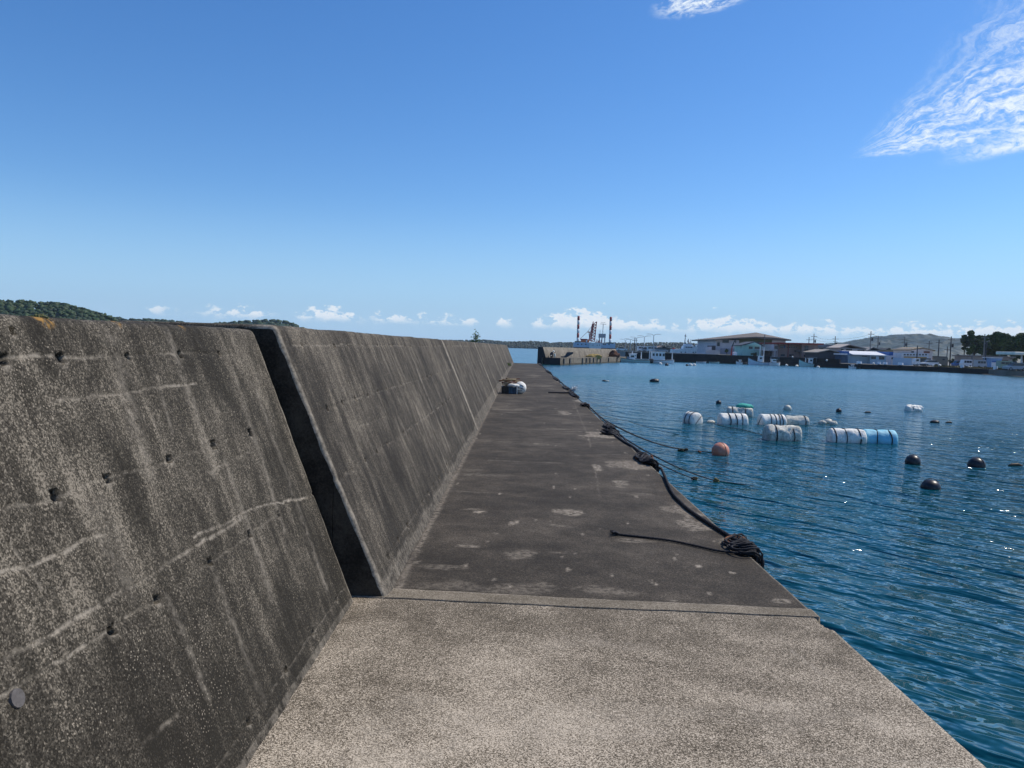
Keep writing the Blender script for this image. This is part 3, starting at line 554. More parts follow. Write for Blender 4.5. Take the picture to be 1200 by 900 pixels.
def coil(label, y_, n_, size, drop, r_=.014, m=M_ROPE, x_=None, seed=0):
    rnd = random.Random(seed); mb = MB(); flat = x_ is not None
    for k in range(n_):
        cy = y_+rnd.uniform(-size*.30, size*.30); pts = []; ph = rnd.uniform(0, 6.28); ll = rnd.uniform(.10, .30)*drop; inn = rnd.uniform(.02, .15 if size < 1.3 else .12); wd = size*rnd.uniform(.10, .30); zz = rnd.uniform(.01, .085 if size < 1.3 else .06); out_ = rnd.uniform(.0, .05)+r_
        for a in np.linspace(0, 2*math.pi, 29)[:-1]:
            v = math.cos(a); yy_ = cy+wd*math.sin(a)*(1+.25*math.sin(2*a+ph))+.15*wd*math.sin(3*a+ph)
            if flat: pts.append((x_+inn*1.2*v+.02*math.sin(3*a+ph), yy_, ZD+zz*.8+.015*math.sin(a+ph))); continue
            q = (v+1)/2*(inn+ll)       # length measured from the inboard end over the lip
            if q < inn: x2 = 1.90-inn+q+.01; z2 = ZD+zz*(.5+.5*q/inn)+r_*.4
            else: e = q-inn; k2 = min(1., e/.07); x2 = 1.91+(out_+.02)*math.sin(k2*math.pi/2)+.01*math.sin(5*a+ph); z2 = ZD+zz+r_*.4-e*(.35+.65*k2)
            pts.append((x2, yy_, z2))
        mb.tube(pts, r_*rnd.uniform(.8, 1.15), 6, True)
    return tag(mb.done('rope_coil', m, None, True), label, 'rope coil', 'coils of black rope on the walkway edge')
def yE(py):      # depth of the walkway edge at that image row
    lo, hi = 2., 120.
    for _ in range(50):
        mid = (lo+hi)/2; d = np.array([1.9, mid, ZD])-EYE; yy_ = 450-F*(d@_u)/(d@_f)
        if yy_ > py: lo = mid
        else: hi = mid
    return lo
coil('big coil of black rope beside the rusty ring, hanging over the edge nearest the camera', yE(643), 34, .55, 1., .010, seed=3)
coil('large tangle of black rope where the thick hawser starts, second from the camera', yE(540), 44, 1.0, 1.5, .013, seed=4)
coil('tangle of black rope at the edge just past the second ring, third from the camera', yE(502), 16, 1.5, .9, .014, seed=5)
coil('small black knot of rope lying on the deck inboard of the edge', D_(714, 509)[1], 14, .34, .3, .015, x_=D_(714, 509)[0], seed=6)
coil('black rope heaped beside the rusty orange ring, fourth along the edge', yE(475.5), 14, 1.0, .8, .017, seed=7)
coil('long black rope heap at the edge beside the tuft of white netting', yE(462), 20, 3.4, .8, .019, seed=8)
coil('black rope heap just beyond the tuft of white netting', yE(455), 14, 3.2, .8, .020, seed=9)
coil('black rope heap two thirds of the way to the far end of the edge', yE(444), 14, 5., .8, .024, seed=10)
coil('black rope heap beyond it, nearer the far end of the edge', yE(436), 14, 6., .8, .027, seed=11)
coil('last black rope heap, on the corner at the far end of the edge', yE(427.5), 14, 6., 1., .034, seed=12)
rope('slack dark rope looping along the edge beyond the large tangle', [np.array([1.93, 20.5, 1.33]), np.array([1.98, 18.6, 1.27]), np.array([1.95, 17.0, 1.30]), np.array([1.99, 15.4, 1.22]), np.array([1.95, 14.2, 1.29]), np.array([1.97, 12.9, 1.2]), np.array([1.95, 12.1, 1.30])], .016)
q = D_(662, 461.2); rope('dark strip added as a rope heap shadow across the deck, far up the walkway', [np.array([1.05, q[1], ZD+.02]), np.array([1.3, q[1]+.03, ZD+.02]), np.array([1.6, q[1]-.02, ZD+.03]), np.array([1.92, q[1], ZD+.05])], .03)  # dark tube laid down as the cast shadow of a rope heap
w_ = np.array([1.95, yE(460), ZD+.12]); mb = MB()
for k in range(26):
    e = w_+np.array([random.uniform(-.08, .2), random.uniform(-.5, .5), random.uniform(-.05, .13)]); mb.tube([w_+np.array([random.uniform(-.05, .1), random.uniform(-.3, .3), -.08]), (w_+e)/2+np.array([.02, 0, .05]), e], .010, 4)
tag(mb.done('net_tuft', mat('white_netting', (.55, .60, .64), .8), None, True), 'frayed tuft of white netting on the edge between two rope heaps', 'netting')
def ring(label, px, py, R_, rot_=0., dz=.03):
    q = D_(px, py); o = empty('mooring_ring', (q[0], q[1], ZD), label, 'mooring ring', 'rusty mooring rings set along the edge', rot_)
    mb = MB(); mb.tube([(R_*math.cos(a), R_*.8*math.sin(a), .028+.020*math.sin(a)) for a in np.linspace(0, 2*math.pi, 25)[:-1]], .017, 8, True); mb.done('iron_ring', M_RUST, o, True)
    mb = MB(); mb.tube([(R_*.9, -.035, -.01), (R_*.9, -.03, .06), (R_*.9, .03, .06), (R_*.9, .035, -.01)], .014, 7); mb.done('staple', M_RUST, o, True)
ring('rusty ring on a pale scar of concrete beside the coil nearest the camera', 861, 638.5, .075, .1)
ring('dark rusty ring on pale broken concrete beside the large rope tangle', 755, 538.6, .12, .0)
ring('orange rusty ring on pale concrete, farthest of three', 686, 476, .11, .2)
# ================================================================== BASKET, DRIFTWOOD, PLANTS
Yb = 26.0; bx0, bx1 = X(588.5, Yb)+.02, X(606.5, Yb); o = empty('slatted_basket', ((bx0+bx1)/2, Yb+.3, ZD), 'low wire basket half dark brown and half blue grey at the foot of the wall', 'basket')
hw = (bx1-bx0)/2
mb = MB(); mb.box(-hw, hw, -.28, .28, .0, .03); mb.box(-hw, -hw+.02, -.28, .28, .0, .24); mb.box(hw-.02, hw, -.28, .28, .0, .24); mb.box(-hw+.02, hw-.02, .26, .28, .0, .24); mb.done('basket_shell', mat('blue_grey_plastic', (.10, .15, .19), .6, .3, 5.), o)
MB().box(-hw+.004, -hw*.05, -.30, -.282, .0, .23, .004).done('brown_panel', mat('brown_plastic', (.075, .055, .035), .7, .4, 8.), o)
MB().box(-hw*.05+.004, hw-.01, -.30, -.282, .0, .23, .004).done('blue_panel', mat('blue_slate_plastic', (.06, .13, .20), .6, .5, 9.), o)
mb = MB()
for k in range(9): xx = -hw+.03+k*(2*hw-.06)/8; mb.box(xx-.007, xx+.007, -.315, -.301, .0, .25)
mb.box(-hw, hw, -.317, -.316, .235, .25); mb.box(-hw, hw, -.318, -.3165, .0, .015); mb.done('wire_bars', M_BLACK, o)
tag(MB().box(bx1+.012, bx1+.045, Yb-.03, Yb+.0, ZD, ZD+.30, .004).done('short_post', M_FOAM), 'thin white post standing between the wire basket and the round white float', 'post')
o = empty('round_float', (X(611, Yb), Yb+.25, ZD), 'round white ball float with dark markings, resting beside the wire basket', 'float')
MB().ball((0, 0, .21), .215, 3).done('float_shell', M_FOAM, o, True); mb = MB(); mb.tube([(.13*math.cos(a), -.185-.0*a, .21+.10*math.sin(a)) for a in np.linspace(.5, 5.2, 14)], .012, 6); mb.tube([(-.2, -.05, .2), (-.05, -.22, .22), (.05, -.225, .2), (.12, -.2, .17)], .012, 6); mb.done('rope_binding', M_STRAP, o, True)
dw = mat('driftwood', (.46, .35, .20), .8, .35, 14.); dwr = mat('reddish_driftwood', (.16, .06, .035), .8, .4, 14.)
for k in range(16):
    a = random.uniform(-.5, .9); L_ = random.uniform(.3, .8); c_ = np.array([random.uniform(bx0+.05, bx1+.05), Yb+random.uniform(.1, .55), ZD+.30+random.uniform(0, .17)]); dv = np.array([math.cos(a), .3*random.uniform(-1, 1), math.sin(a)*.45])*L_/2
    lb = 'bleached driftwood stick in the heap on the wire basket' if k % 3 else 'dark reddish driftwood stick in the heap on the wire basket'
    tag(MB().tube(smooth([c_-dv, c_+np.array([0, 0, random.uniform(-.03, .05)]), c_+dv], 4), [.022, .021, .02, .02, .018, .016, .013, .011, .008], 6).done('driftwood', dw if k % 3 else dwr, None, True), lb, 'driftwood', 'bleached driftwood sticks on the basket' if k % 3 else 'reddish driftwood sticks on the basket')
for k, (xx, yy_, zz_, sc_) in enumerate(((bx1-.25, Yb+.45, .34, (1.4, .8, .3)), (bx1-.1, Yb+.1, .28, (1.2, .7, .35)))):
    lump('foam_scrap', ('broken sheet of pinkish white foam at the back of the driftwood heap', 'lump of white foam poking over the front rim of the wire basket')[k], 'foam', (xx, yy_, ZD+zz_), .19, sc_, mat('pink_foam', (.72, .60, .56), .8) if k == 0 else M_FOAM, .15)
def leaves(c, n, spread, size, seed=1, flat=0.):
    g = np.random.default_rng(seed); C_ = c+g.normal(0, 1, (n, 3))*spread; a = g.normal(0, 1, (n, 3)); a /= np.linalg.norm(a, axis=1)[:, None]; b_ = np.cross(a, g.normal(0, 1, (n, 3))); b_ /= np.linalg.norm(b_, axis=1)[:, None]
    s_ = size*g.uniform(.6, 1.2, (n, 1)); V = np.stack([C_-a*s_, C_-b_*s_*.5, C_+a*s_, C_+b_*s_*.5], 1).reshape(-1, 3); return V
def quads(V): return np.arange(len(V)).reshape(-1, 4)
def leafmat(name, c1, c2, sc=.8):
    m, t, b = newmat(name); P = t.pos(); n1 = t.noise(P, sc, 3., .6); n2 = t.noise(P, sc*8, 2.); f = t.ss(t.m('ADD', t.m('MULTIPLY', n1, .6), t.m('MULTIPLY', n2, .4)), .35, .66)
    t.put(b.inputs['Base Color'], t.mix(f, c1, c2)); b.inputs['Roughness'].default_value = .6; b.inputs['Specular IOR Level'].default_value = .25; return m
M_LEAF = leafmat('leaf_green', (.045, .085, .018), (.16, .22, .05), 6.); M_STEM = mat('plant_stem', (.12, .12, .05), .8)
Yp = 47.; xp = -1.50+.0035*42; xp = X(557.5, Yp); zt = 2.99
def plant(label, base, hgt_, n, spread, size, seed):
    o = empty('wall_plant', base, label, 'plant', 'small plants rooted in the wall'); mb = MB()
    for k in range(5): mb.tube([(0, 0, 0), (random.uniform(-.05, .05), 0, hgt_*.5), (random.uniform(-1, 1)*spread[0], random.uniform(-1, 1)*spread[1], hgt_*random.uniform(.7, 1.))], .008, 5)
    mb.done('stem', M_STEM, o); V = leaves(np.array([0, 0, hgt_*.68]), n, np.array(spread), size, seed); link('leaf_cluster', npmesh('leaf_cluster', V, quads(V)), M_LEAF, o)
plant('leafy green sprig growing from the top edge of the sea wall', (xp, Yp, 2.97), .62, 90, (.13, .13, .17), .075, 5)
plant('dry creeping tuft on the wall top left of the leafy sprig', (X(553.5, Yp), Yp, 2.97), .16, 50, (.16, .1, .05), .05, 6)
q = aty(595, 423.6, 52); plant('small green tuft sprouting from the foot of the wall near its far end', (-.83+.16, 52., 1.5), .22, 60, (.10, .3, .07), .07, 7)
plant('dry brown tuft on the top of the nearest wall block', (X(46, 2.65), 2.65, 2.945), .012, 16, (.012, .012, .003), .004, 8)
# ================================================================== LAND, HILLS, FAR SHORE
def hill(name, pts, Yd, depth, m, amp, fr, zb=-.5, dist_noise=3, nx=240, ny=26, seed=1):
    """pts: (px, py) of the skyline at distance Yd; a real ridge of that depth, falling to zb at the front and back."""
    xs = np.array([X(p[0], Yd) for p in pts]); hs_ = np.array([Z(p[0], p[1], Yd) for p in pts]); gx = np.linspace(xs[0], xs[-1], nx); H_ = np.interp(gx, xs, hs_)
    v = np.linspace(0, 1, ny); prof = np.sin(np.pi*np.clip(v*1.0, 0, 1))**.6
    Gx, Gv = np.meshgrid(gx, v); Zz = zb+(H_[None]-zb)*prof[:, None]; Yy = Yd+(Gv-.5)*depth
    Zz = Zz+(fbm(Gx*fr, Yy*fr, 4, seed)-.5)*amp*np.clip(prof[:, None]*3-.2, 0, 1)
    V = np.stack([Gx, Yy, Zz], -1).reshape(-1, 3); return tag(link(name, npmesh(name, V, gridf(ny, nx)), m, None, None), kind='structure')
M_FOREST = leafmat('forest_canopy', (.008, .022, .008), (.035, .065, .016), .12)
M_FARF = leafmat('far_forest', (.010, .022, .012), (.024, .040, .020), .012)
_ICO = None
def ico():
    global _ICO
    if _ICO is None:
        bm_ = bmesh.new(); bmesh.ops.create_icosphere(bm_, subdivisions=2, radius=1.); bm_.verts.ensure_lookup_table()
        _ICO = (np.array([v.co[:] for v in bm_.verts]), np.array([[v.index for v in f.verts] for f in bm_.faces])); bm_.free()
    return _ICO
def clumps(centers, radii, seed=1, lumpy=.5):
    g = np.random.default_rng(seed); B, Fc = ico(); Vs = []; Fs = []; n = 0
    for c_, r_ in zip(centers, radii):
        k = 1+lumpy*(g.random((len(B), 1))-.5)*1.6; Vs.append(np.array(c_)+B*k*r_*np.array([1, 1, .8 if r_ < 2.2 else .62])); Fs.append(Fc+n); n += len(B)
    return np.concatenate(Vs), np.concatenate(Fs)
def forest(name, pts, Yd, depth, rad_, step, m, kind='stuff', seed=3, zb=0.):
    g = np.random.default_rng(seed); xs = np.array([X(p[0], Yd) for p in pts]); hs_ = np.array([Z(p[0], p[1], Yd) for p in pts]); C_ = []; R_ = []
    rows = max(5, int((hs_.max()-zb)/(rad_*.85)))
    for x_ in np.arange(xs[0], xs[-1], step*.62):
        for k in range(rows):
            v = (k+g.uniform(-.3, .3))/(rows-1); v = min(1., max(0., v)); xx = x_+g.uniform(-step, step)*.6; H_ = np.interp(xx, xs, hs_); q = rad_*g.uniform(.6, 1.3); zz = zb+(H_-zb)*v-q*.55*v; C_.append((xx, Yd-depth*(1-v**1.4)+g.uniform(-1, 1)*step, zz)); R_.append(q)
    V, Fc = clumps(C_, R_, seed); o = link(name, npmesh(name, V, Fc), m); return tag(o, kind=kind)
pt_left = [(-160, 354), (-60, 350), (0, 352.5), (18, 352), (45, 354), (65, 354), (90, 359), (110, 365), (122, 368), (133, 373), (150, 384)]
hill('hill', [(p[0], p[1]+9) for p in pt_left], 440, 60, M_FOREST, 1.5, .08, seed=2)
o = forest('headland_forest', pt_left, 430, 55, 1.7, 2.2, M_FOREST); o['label'] = 'dark green woods covering the headland behind the sea wall'
pt_mid = [(100, 373), (128, 370), (150, 373.5), (175, 373.5), (200, 375), (230, 379), (262, 378), (290, 375.5), (318, 374), (335, 376), (350, 381), (362, 388)]
o = forest('far_headland_forest', pt_mid, 800, 60, 3.2, 4.5, M_FOREST, seed=5); o['label'] = 'low wooded ridge farther out behind the headland'
hill('hill', [(p[0], p[1]+3) for p in pt_mid], 800, 100, M_FOREST, 1.5, .05, seed=4)
pt_sh = [(400, 399), (470, 398), (540, 398.5), (567, 398), (590, 400), (615, 400), (622, 399.5), (640, 400.5), (645, 402), (655, 401), (690, 401.5), (720, 401.5), (745, 402), (775, 401), (800, 401.5), (822, 403), (850, 404), (880, 406), (900, 410)]
hill('hill', [(p[0], p[1]+2.5) for p in pt_sh], 1290, 100, M_FARF, 2.5, .02, seed=5, zb=.2)
o = forest('far_shore_forest', pt_sh, 1250, 60, 1.8, 3.6, M_FARF, seed=8, zb=1.); o['label'] = 'long strip of woods on the far shore across the open water'
pt_r = [(950, 412), (975, 406), (1000, 401.5), (1025, 400), (1035, 397.5), (1048, 393.5), (1058, 392), (1070, 392.5), (1080, 395.5), (1090, 398.8), (1105, 398.6), (1125, 398), (1140, 396), (1180, 396), (1260, 397), (1400, 402)]
hill('hill', pt_r, 1900, 900, leafmat('far_hill_woods', (.009, .022, .013), (.022, .042, .020), .02), 14., .035, seed=6, nx=700, ny=160)
# ground behind the quay
QL = [(785, 200), (900, 204), (985, 186), (1040, 181), (1100, 174), (1160, 158), (1200, 147), (1270, 128), (1400, 105)]
qpts = [(X(px, Y_), Y_) for px, Y_ in QL]
M_GR = mat('yard_ground', (.20, .19, .165), .9, .3, .15, dirt=(.10, .10, .07, .6))
fr_ = [q for q in qpts[1:]]; back_ = [(q[0]+(60 if i else 14), q[1]+(900 if i else 700)) for i, q in enumerate(fr_)][::-1]
mb = MB(); mb.prism([(q[0], q[1]+1.) for q in fr_]+[(X(1400, 900), 900), (X(835, 900), 900), (X(835, 232), 232)], 'z', -1, 1.08); tag(mb.done('ground', M_GR), kind='structure')
def wallstrip(name, pts, th_, z0, z1, m, label=None, cat=None, parent=None, kind=None):
    mb = MB(); n = len(pts); P_ = [np.array(p_, float) for p_ in pts]; off = []
    for i in range(n):
        d = P_[min(i+1, n-1)]-P_[max(i-1, 0)]; d /= np.linalg.norm(d); off.append(P_[i]+th_*np.array([-d[1], d[0]]))
    mb.prism([tuple(p_) for p_ in P_]+[tuple(p_) for p_ in off[::-1]], 'z', z0, z1); o = mb.done(name, m, parent)
    if kind: o['kind'] = kind
    return tag(o, label, cat) if label else o
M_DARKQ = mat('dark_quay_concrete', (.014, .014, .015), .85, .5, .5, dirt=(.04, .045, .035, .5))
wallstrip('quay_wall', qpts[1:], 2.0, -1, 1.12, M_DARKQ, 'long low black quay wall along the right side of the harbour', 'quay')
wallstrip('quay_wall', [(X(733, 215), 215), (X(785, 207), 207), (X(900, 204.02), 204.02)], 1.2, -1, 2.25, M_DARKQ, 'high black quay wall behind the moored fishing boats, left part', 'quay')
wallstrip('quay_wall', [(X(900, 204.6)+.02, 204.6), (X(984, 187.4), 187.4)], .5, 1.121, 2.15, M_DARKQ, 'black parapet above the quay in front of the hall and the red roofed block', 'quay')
# far road pier with street lamps
wallstrip('pier_road', [(X(722, 262), 262), (X(800, 236), 236), (X(842, 229), 229)], 9, -1, 2.3, mat('grey_road_concrete', (.26, .26, .25), .9, .2, .3), kind='structure').name = 'road'
# ---- far breakwater
A0 = np.array([6.75, 127.5]); A1 = np.array([25.7, 183.5]); dv = (A1-A0)/np.linalg.norm(A1-A0); nv_ = np.array([-dv[1], dv[0]]); L_ = float(np.linalg.norm(A1-A0)); ang = math.atan2(dv[1], dv[0])
bw = empty('breakwater', (A0[0], A0[1], 0), 'second breakwater across the harbour mouth, with its own sloping wall and shade-darkened end face', 'breakwater', None, ang)
MB().prism([(0, -1), (0, 1.18), (3.0, 1.18), (3.0, -1)], 'x', 0, L_).done('apron', C_BW, bw)
MB().prism([(2.35, 1.181), (2.35, 1.24), (2.9, 2.92), (3.75, 2.92), (3.85, -1), (3.001, -1), (3.001, 1.181)], 'x', -.6, L_).done('sloping_wall', C_BW, bw)
for px in (660.3, 666.8, 681.5, 686.5, 690.5, 694.5, 701.8, 712, 722):
    q = 0.
    for k in range(60):
        pos_ = A0+dv*q; e = px-(608.+F*0); d = np.array([pos_[0], pos_[1], .6])-EYE; pp = 600+F*(d@_r)/(d@_f)
        if pp < px: q += L_/60
    MB().box(q-.22, q+.22, -.16, -.004, -.3 if int(px) % 2 else .2, 1.1, .03).done('rubber_fender', M_BLACK, bw)
MB().prism([(.01, -1), (.01, 1.17), (2.98, 1.17), (2.98, -1)], 'x', -.03, -.004).done('end_face_shade', cmat('shade_black_concrete', (.016, .017, .022)), bw); MB().prism([(2.37, 1.2), (2.92, 2.9), (3.73, 2.9), (3.83, -1), (3.02, -1), (3.02, 1.2)], 'x', -.64, -.604).done('end_face_shade', cmat('shade_black_concrete', (.016, .017, .022)), bw)  # thin black sheets paint the shade onto the breakwater end
MB().box(.0, L_, -.012, -.002, -.9, .22).done('tide_stain', mat('tide_line_concrete', (.085, .07, .05), .9, .5, 1.), bw)
def onbw(s_, t_): q = A0+dv*s_+nv_*t_; return q
q = onbw(1.0, 1.9); o = empty('bollard', (q[0], q[1], 1.18), 'small dark bollard with a pale cap near the end of the second breakwater', 'bollard'); MB().tube([(0, 0, 0), (0, 0, .3)], [.14, .12], 10).done('post', M_BLACK, o); MB().ball((0, 0, .34), .17, 2, (1, 1, .5)).done('cap', M_CREAM, o)
for (px, s_, t_, h1, lb) in ((654.5, 3.5, 1.3, 1.05, None),):
    q = onbw(1.2, .75)
    o = empty('tarp_bundle', (q[0]-.9, q[1]+.6, 1.18), 'tall black tarp bundle with a pale front on the apron of the second breakwater', 'bundle')
    lump('black_tarp', None, None, (-.15, .0, .48), .5, (.55, .5, 1.05), M_BLACK, .15, parent=o); lump('pale_sack', None, None, (.35, -.25, .35), .36, (.5, .5, 1.1), M_FOAMD, .15, parent=o); lump('hood', None, None, (.15, -.1, 1.05), .16, (1, 1, 1), M_FOAM, .1, parent=o)
q = onbw(7.5, .8); o = empty('folded_tarp', (q[0], q[1], 1.18), 'blue black folded tarp leaning on the apron right of the tall bundle', 'tarp'); o.rotation_euler = (0, 0, .2)
mb = MB(); mb.prism([(-.95, .0), (-.3, .0), (.95, .75), (.9, 1.0), (-.1, .95), (-.35, .45)], 'y', -.25, .25); mb.done('tarp_sheet', mat('blue_black_tarp', (.02, .04, .06), .5, .3, 3.), o)
MB().box(-1.15, -.6, -.3, .3, .0, .22, .05).done('tarp_roll', mat('blue_black_tarp', (.02, .04, .06)), o)
for k, (s_, px) in enumerate(((27, 0), (31, 0))):
    q = onbw(s_, .9+k*.2); lump('net_heap', ('yellowish heap of nets halfway along the second breakwater', 'flatter tan heap of nets beside the yellowish one on the second breakwater')[k], 'net', (q[0], q[1], 1.3), .9-.2*k, (1.6, .8, .5), mat('tan_net', (.42, .30, .10), .9, .5, 4.), .3)
q = onbw(47, .9); lump('net_heap', 'dark brown pile of nets at the inner end of the second breakwater', 'net', (q[0], q[1], 1.5), 1., (1.4, .9, .9), mat('brown_net', (.09, .035, .02), .9, .5, 4.), .4)
# ================================================================== BUILDINGS
M_WIN = mat('window_glass', (.035, .045, .055), .2, .2, 2., spec=.6)
def box_px(px0, px1, py_top, Y_, zbase, dep, name, m, parent, bev=0.):
    """box whose front face spans the columns px0..px1 at depth Y_ (in the parent's frame)"""
    x0, x1 = X(px0, Y_), X(px1, Y_); zt = Z((px0+px1)/2, py_top, Y_); L0 = parent.location
    return MB().box(x0-L0.x, x1-L0.x, Y_-L0.y, Y_+dep-L0.y, zbase-L0.z, zt-L0.z, bev).done(name, m, parent)
def gable_px(px0, px1, py_e, py_p, Y_, dep, name, m, parent, pk=None, th_=.25, over=.4, axis='y'):
    x0, x1 = X(px0, Y_), X(px1, Y_); ze = Z(px0, py_e, Y_) if True else 0; ze2 = Z(px1, py_e+.03*(px1-px0), Y_); zp = Z(pk or (px0+px1)/2, py_p, Y_); xp_ = X(pk or (px0+px1)/2, Y_); L0 = parent.location
    pts = [(x0-over, ze), (xp_, zp), (x1+over, ze), (x1+over, ze-th_), (xp_, zp-th_), (x0-over, ze-th_)]
    return MB().prism([(a-L0.x, c_-L0.z) for a, c_ in pts], 'y', Y_-over-L0.y, Y_+dep+over-L0.y).done(name, m, parent)
def windows(L_, Y_, parent, m=None):
    for (a, b_, c_, d) in L_:
        x0, x1 = X(a, Y_), X(b_, Y_); zt_, zb_ = Z(a, c_, Y_), Z(a, d, Y_); L0 = parent.location; fr = .09
        wd_ = MB().box(x0-L0.x, x1-L0.x, Y_-.10-L0.y, Y_+.02-L0.y, zb_-L0.z, zt_-L0.z).done('window', m or M_WIN, parent)
def bld(px, Y_, label, cat='building', group=None, zb=1.08): return empty('building', (X(px, Y_), Y_, zb), label, cat, group)
# A: big hall
Yh = 250; B = bld(880, Yh, 'largest hall with low brown roof, lilac white ends and an olive gable'); lil = cmat('lilac_render', (.60, .56, .60)); olive = cmat('olive_cladding', (.115, .125, .060)); brn = cmat('brown_roof', (.16, .135, .115)); drk = cmat('dark_eave', (.07, .06, .06))
box_px(838.5, 865.6, 398.2, Yh, 1.08, 26, 'wall', lil, B); box_px(865.7, 904.2, 396.6, Yh+.6, 1.08, 26, 'olive_wall', olive, B); box_px(904.3, 920, 399, Yh+.3, 1.08, 26, 'wall', lil, B)
x0, x1, xp_ = X(834, Yh), X(924, Yh), X(884, Yh+14); z0_, z1_, zp_ = Z(834, 397.4, Yh), Z(924, 398, Yh), Z(884, 389.6, Yh+14); L0 = B.location
bmh = MB(); bv = lambda p_: bmh.b.verts.new(Vector(p_)-L0)
fe_ = [(X(px, Yh), Yh-2, Z(px, py, Yh)) for px, py in ((834, 397.4), (866, 395.4), (884, 394.6), (904, 395.6), (924, 398))]; fv = [bv(p_) for p_ in fe_]; fl = [bv((p_[0], p_[1], p_[2]-.4)) for p_ in fe_]; bk = [bv((x0, Yh+30, z0_)), bv((x1, Yh+30, z1_))]; bkl = [bv((x0, Yh+30, z0_-.4)), bv((x1, Yh+30, z1_-.4))]; rg = bv((xp_, Yh+13, zp_))
for a_, b_ in zip(fv, fv[1:]): bmh.b.faces.new((a_, b_, rg))
bmh.b.faces.new((fv[-1], bk[1], rg)); bmh.b.faces.new((bk[1], bk[0], rg)); bmh.b.faces.new((bk[0], fv[0], rg))
for k in range(4): bmh.b.faces.new((fv[k], fl[k], fl[k+1], fv[k+1]))
bmh.b.faces.new((fv[-1], fl[-1], bkl[1], bk[1])); bmh.b.faces.new((bk[1], bkl[1], bkl[0], bk[0])); bmh.b.faces.new((bk[0], bkl[0], fl[0], fv[0])); bmh.b.faces.new(fl+[bkl[1], bkl[0]]); bmh.done('roof', brn, B)
windows([(846, 853.5, 398.2, 401.6), (840, 843, 401, 405.5), (861, 862, 398, 402)], Yh, B); windows([(871, 875, 400, 402.6), (886, 891, 400.4, 403), (896, 902, 401, 403.6)], Yh+.6, B)
box_px(844.5, 863, 408.3, Yh-.3, 1.08, .2, 'dark_base', cmat('lilac_shade', (.36, .34, .38)), B)
# annex and fence left of the hall
B = bld(836, 242, 'low pale grey walled yard left of the largest hall', 'wall'); box_px(828, 844, 410.2, 240, 1.08, 1, 'wall', cmat('pale_block', (.42, .42, .44)), B); box_px(834, 838.4, 405, 243, 1.08, 6, 'dark_shed', cmat('dark_shed', (.05, .05, .06)), B); box_px(831, 833.8, 406.3, 243, 1.08, 5, 'wall', lil, B)
# B: mint house
Ym = 226; B = bld(881, Ym, 'small mint green gabled house in front of the largest hall', 'house'); mint = cmat('mint_render', (.36, .62, .56)); box_px(869.5, 892, 404.6, Ym, 1.08, 8, 'wall', mint, B); gable_px(869, 892.5, 404.2, 400.2, Ym, 8, 'roof', cmat('slate_roof', (.06, .075, .10)), B, pk=883)
x0 = X(872, Ym); x1 = X(891, Ym); MB().prism([(x0-B.location.x, Z(872, 404.7, Ym)-1.08), (X(883, Ym)-B.location.x, Z(883, 401.2, Ym)-1.08), (x1-B.location.x, Z(891, 404.9, Ym)-1.08)], 'y', -.6, .1).done('gable', mint, B)
windows([(877.2, 881.6, 406, 408.8), (884, 891, 406.2, 409)], Ym, B); box_px(884.4, 887, 413, Ym-.2, 1.08, .25, 'door', M_WIN, B)
# C: red roofed block
Yc = 222; B = bld(932, Yc, 'pinkish two storey block with a thin red flat roof'); pk = cmat('pink_beige_render', (.30, .215, .19), dirt=(.2, .15, .13, .4)); box_px(912, 939.5, 402.8, Yc, 1.08, 12, 'wall', pk, B); box_px(939.6, 958, 403.5, Yc-2, 1.08, 13, 'wall', pk, B); box_px(906.5, 911.9, 403.5, Yc+.5, 1.08, 11, 'lilac_wall', lil, B)
x0, x1 = X(905.5, Yc), X(960, Yc); L0 = B.location; z0_, z1_ = Z(905.5, 401.3, Yc), Z(960, 402.4, Yc); MB().prism([(x0-L0.x, z0_-L0.z), (x1-L0.x, z1_-L0.z), (x1-L0.x, z1_-.38-L0.z), (x0-L0.x, z0_-.38-L0.z)], 'y', -3, 13).done('roof', cmat('red_metal', (.30, .045, .035)), B)
windows([(913.5, 917.5, 405, 408), (907.5, 911, 405.2, 408.8)]+[(921.5+k*2.6, 923+k*2.6, 406.4, 407.6) for k in range(5)]+[(922+k*2.4, 923.2+k*2.4, 403.6, 404.6) for k in range(4)]+[(915, 919.5, 415, 417.3), (925, 930, 415.2, 417.5)], Yc, B)
windows([(942.6, 946.8, 405.4, 407.6), (942.6, 946.8, 408.1, 410.6), (951.4, 955, 409.8, 411), (942, 947, 416, 418), (950.5, 955.5, 416, 419)], Yc-2, B); box_px(932.5, 938.5, 410.6, Yc-1.2, Z(935, 412.3, Yc), 1.2, 'balcony', cmat('grey_balcony', (.14, .14, .14)), B); box_px(923.3, 923.9, 403, Yc-.2, 1.08, .18, 'drain_pipe', cmat('red_metal', (.3, .045, .035)), B); windows([(918, 919.8, 404.5, 408)], Yc, B, mat('blue_sign', (.05, .12, .3)))
B = bld(905, 218, 'flat grey carport roof on dark posts between the mint house and the red roofed block', 'carport'); MB().box(X(893, 218)-B.location.x, X(911, 218)-B.location.x, 0, 7, Z(900, 410.6, 218)-1.08, Z(900, 409.7, 218)-1.08).done('roof', cmat('pale_metal', (.5, .5, .52)), B)
for px in (894, 902, 910): MB().box(X(px, 218)-B.location.x-.08, X(px, 218)-B.location.x+.08, .3, .45, 0, Z(900, 410.7, 218)-1.08).done('post', drk, B)
MB().box(X(894, 224)-B.location.x, X(911, 224)-B.location.x, 6, 6.4, 0, Z(900, 411, 218)-1.08).done('back_wall', cmat('dark_shed', (.05, .05, .06)), B)
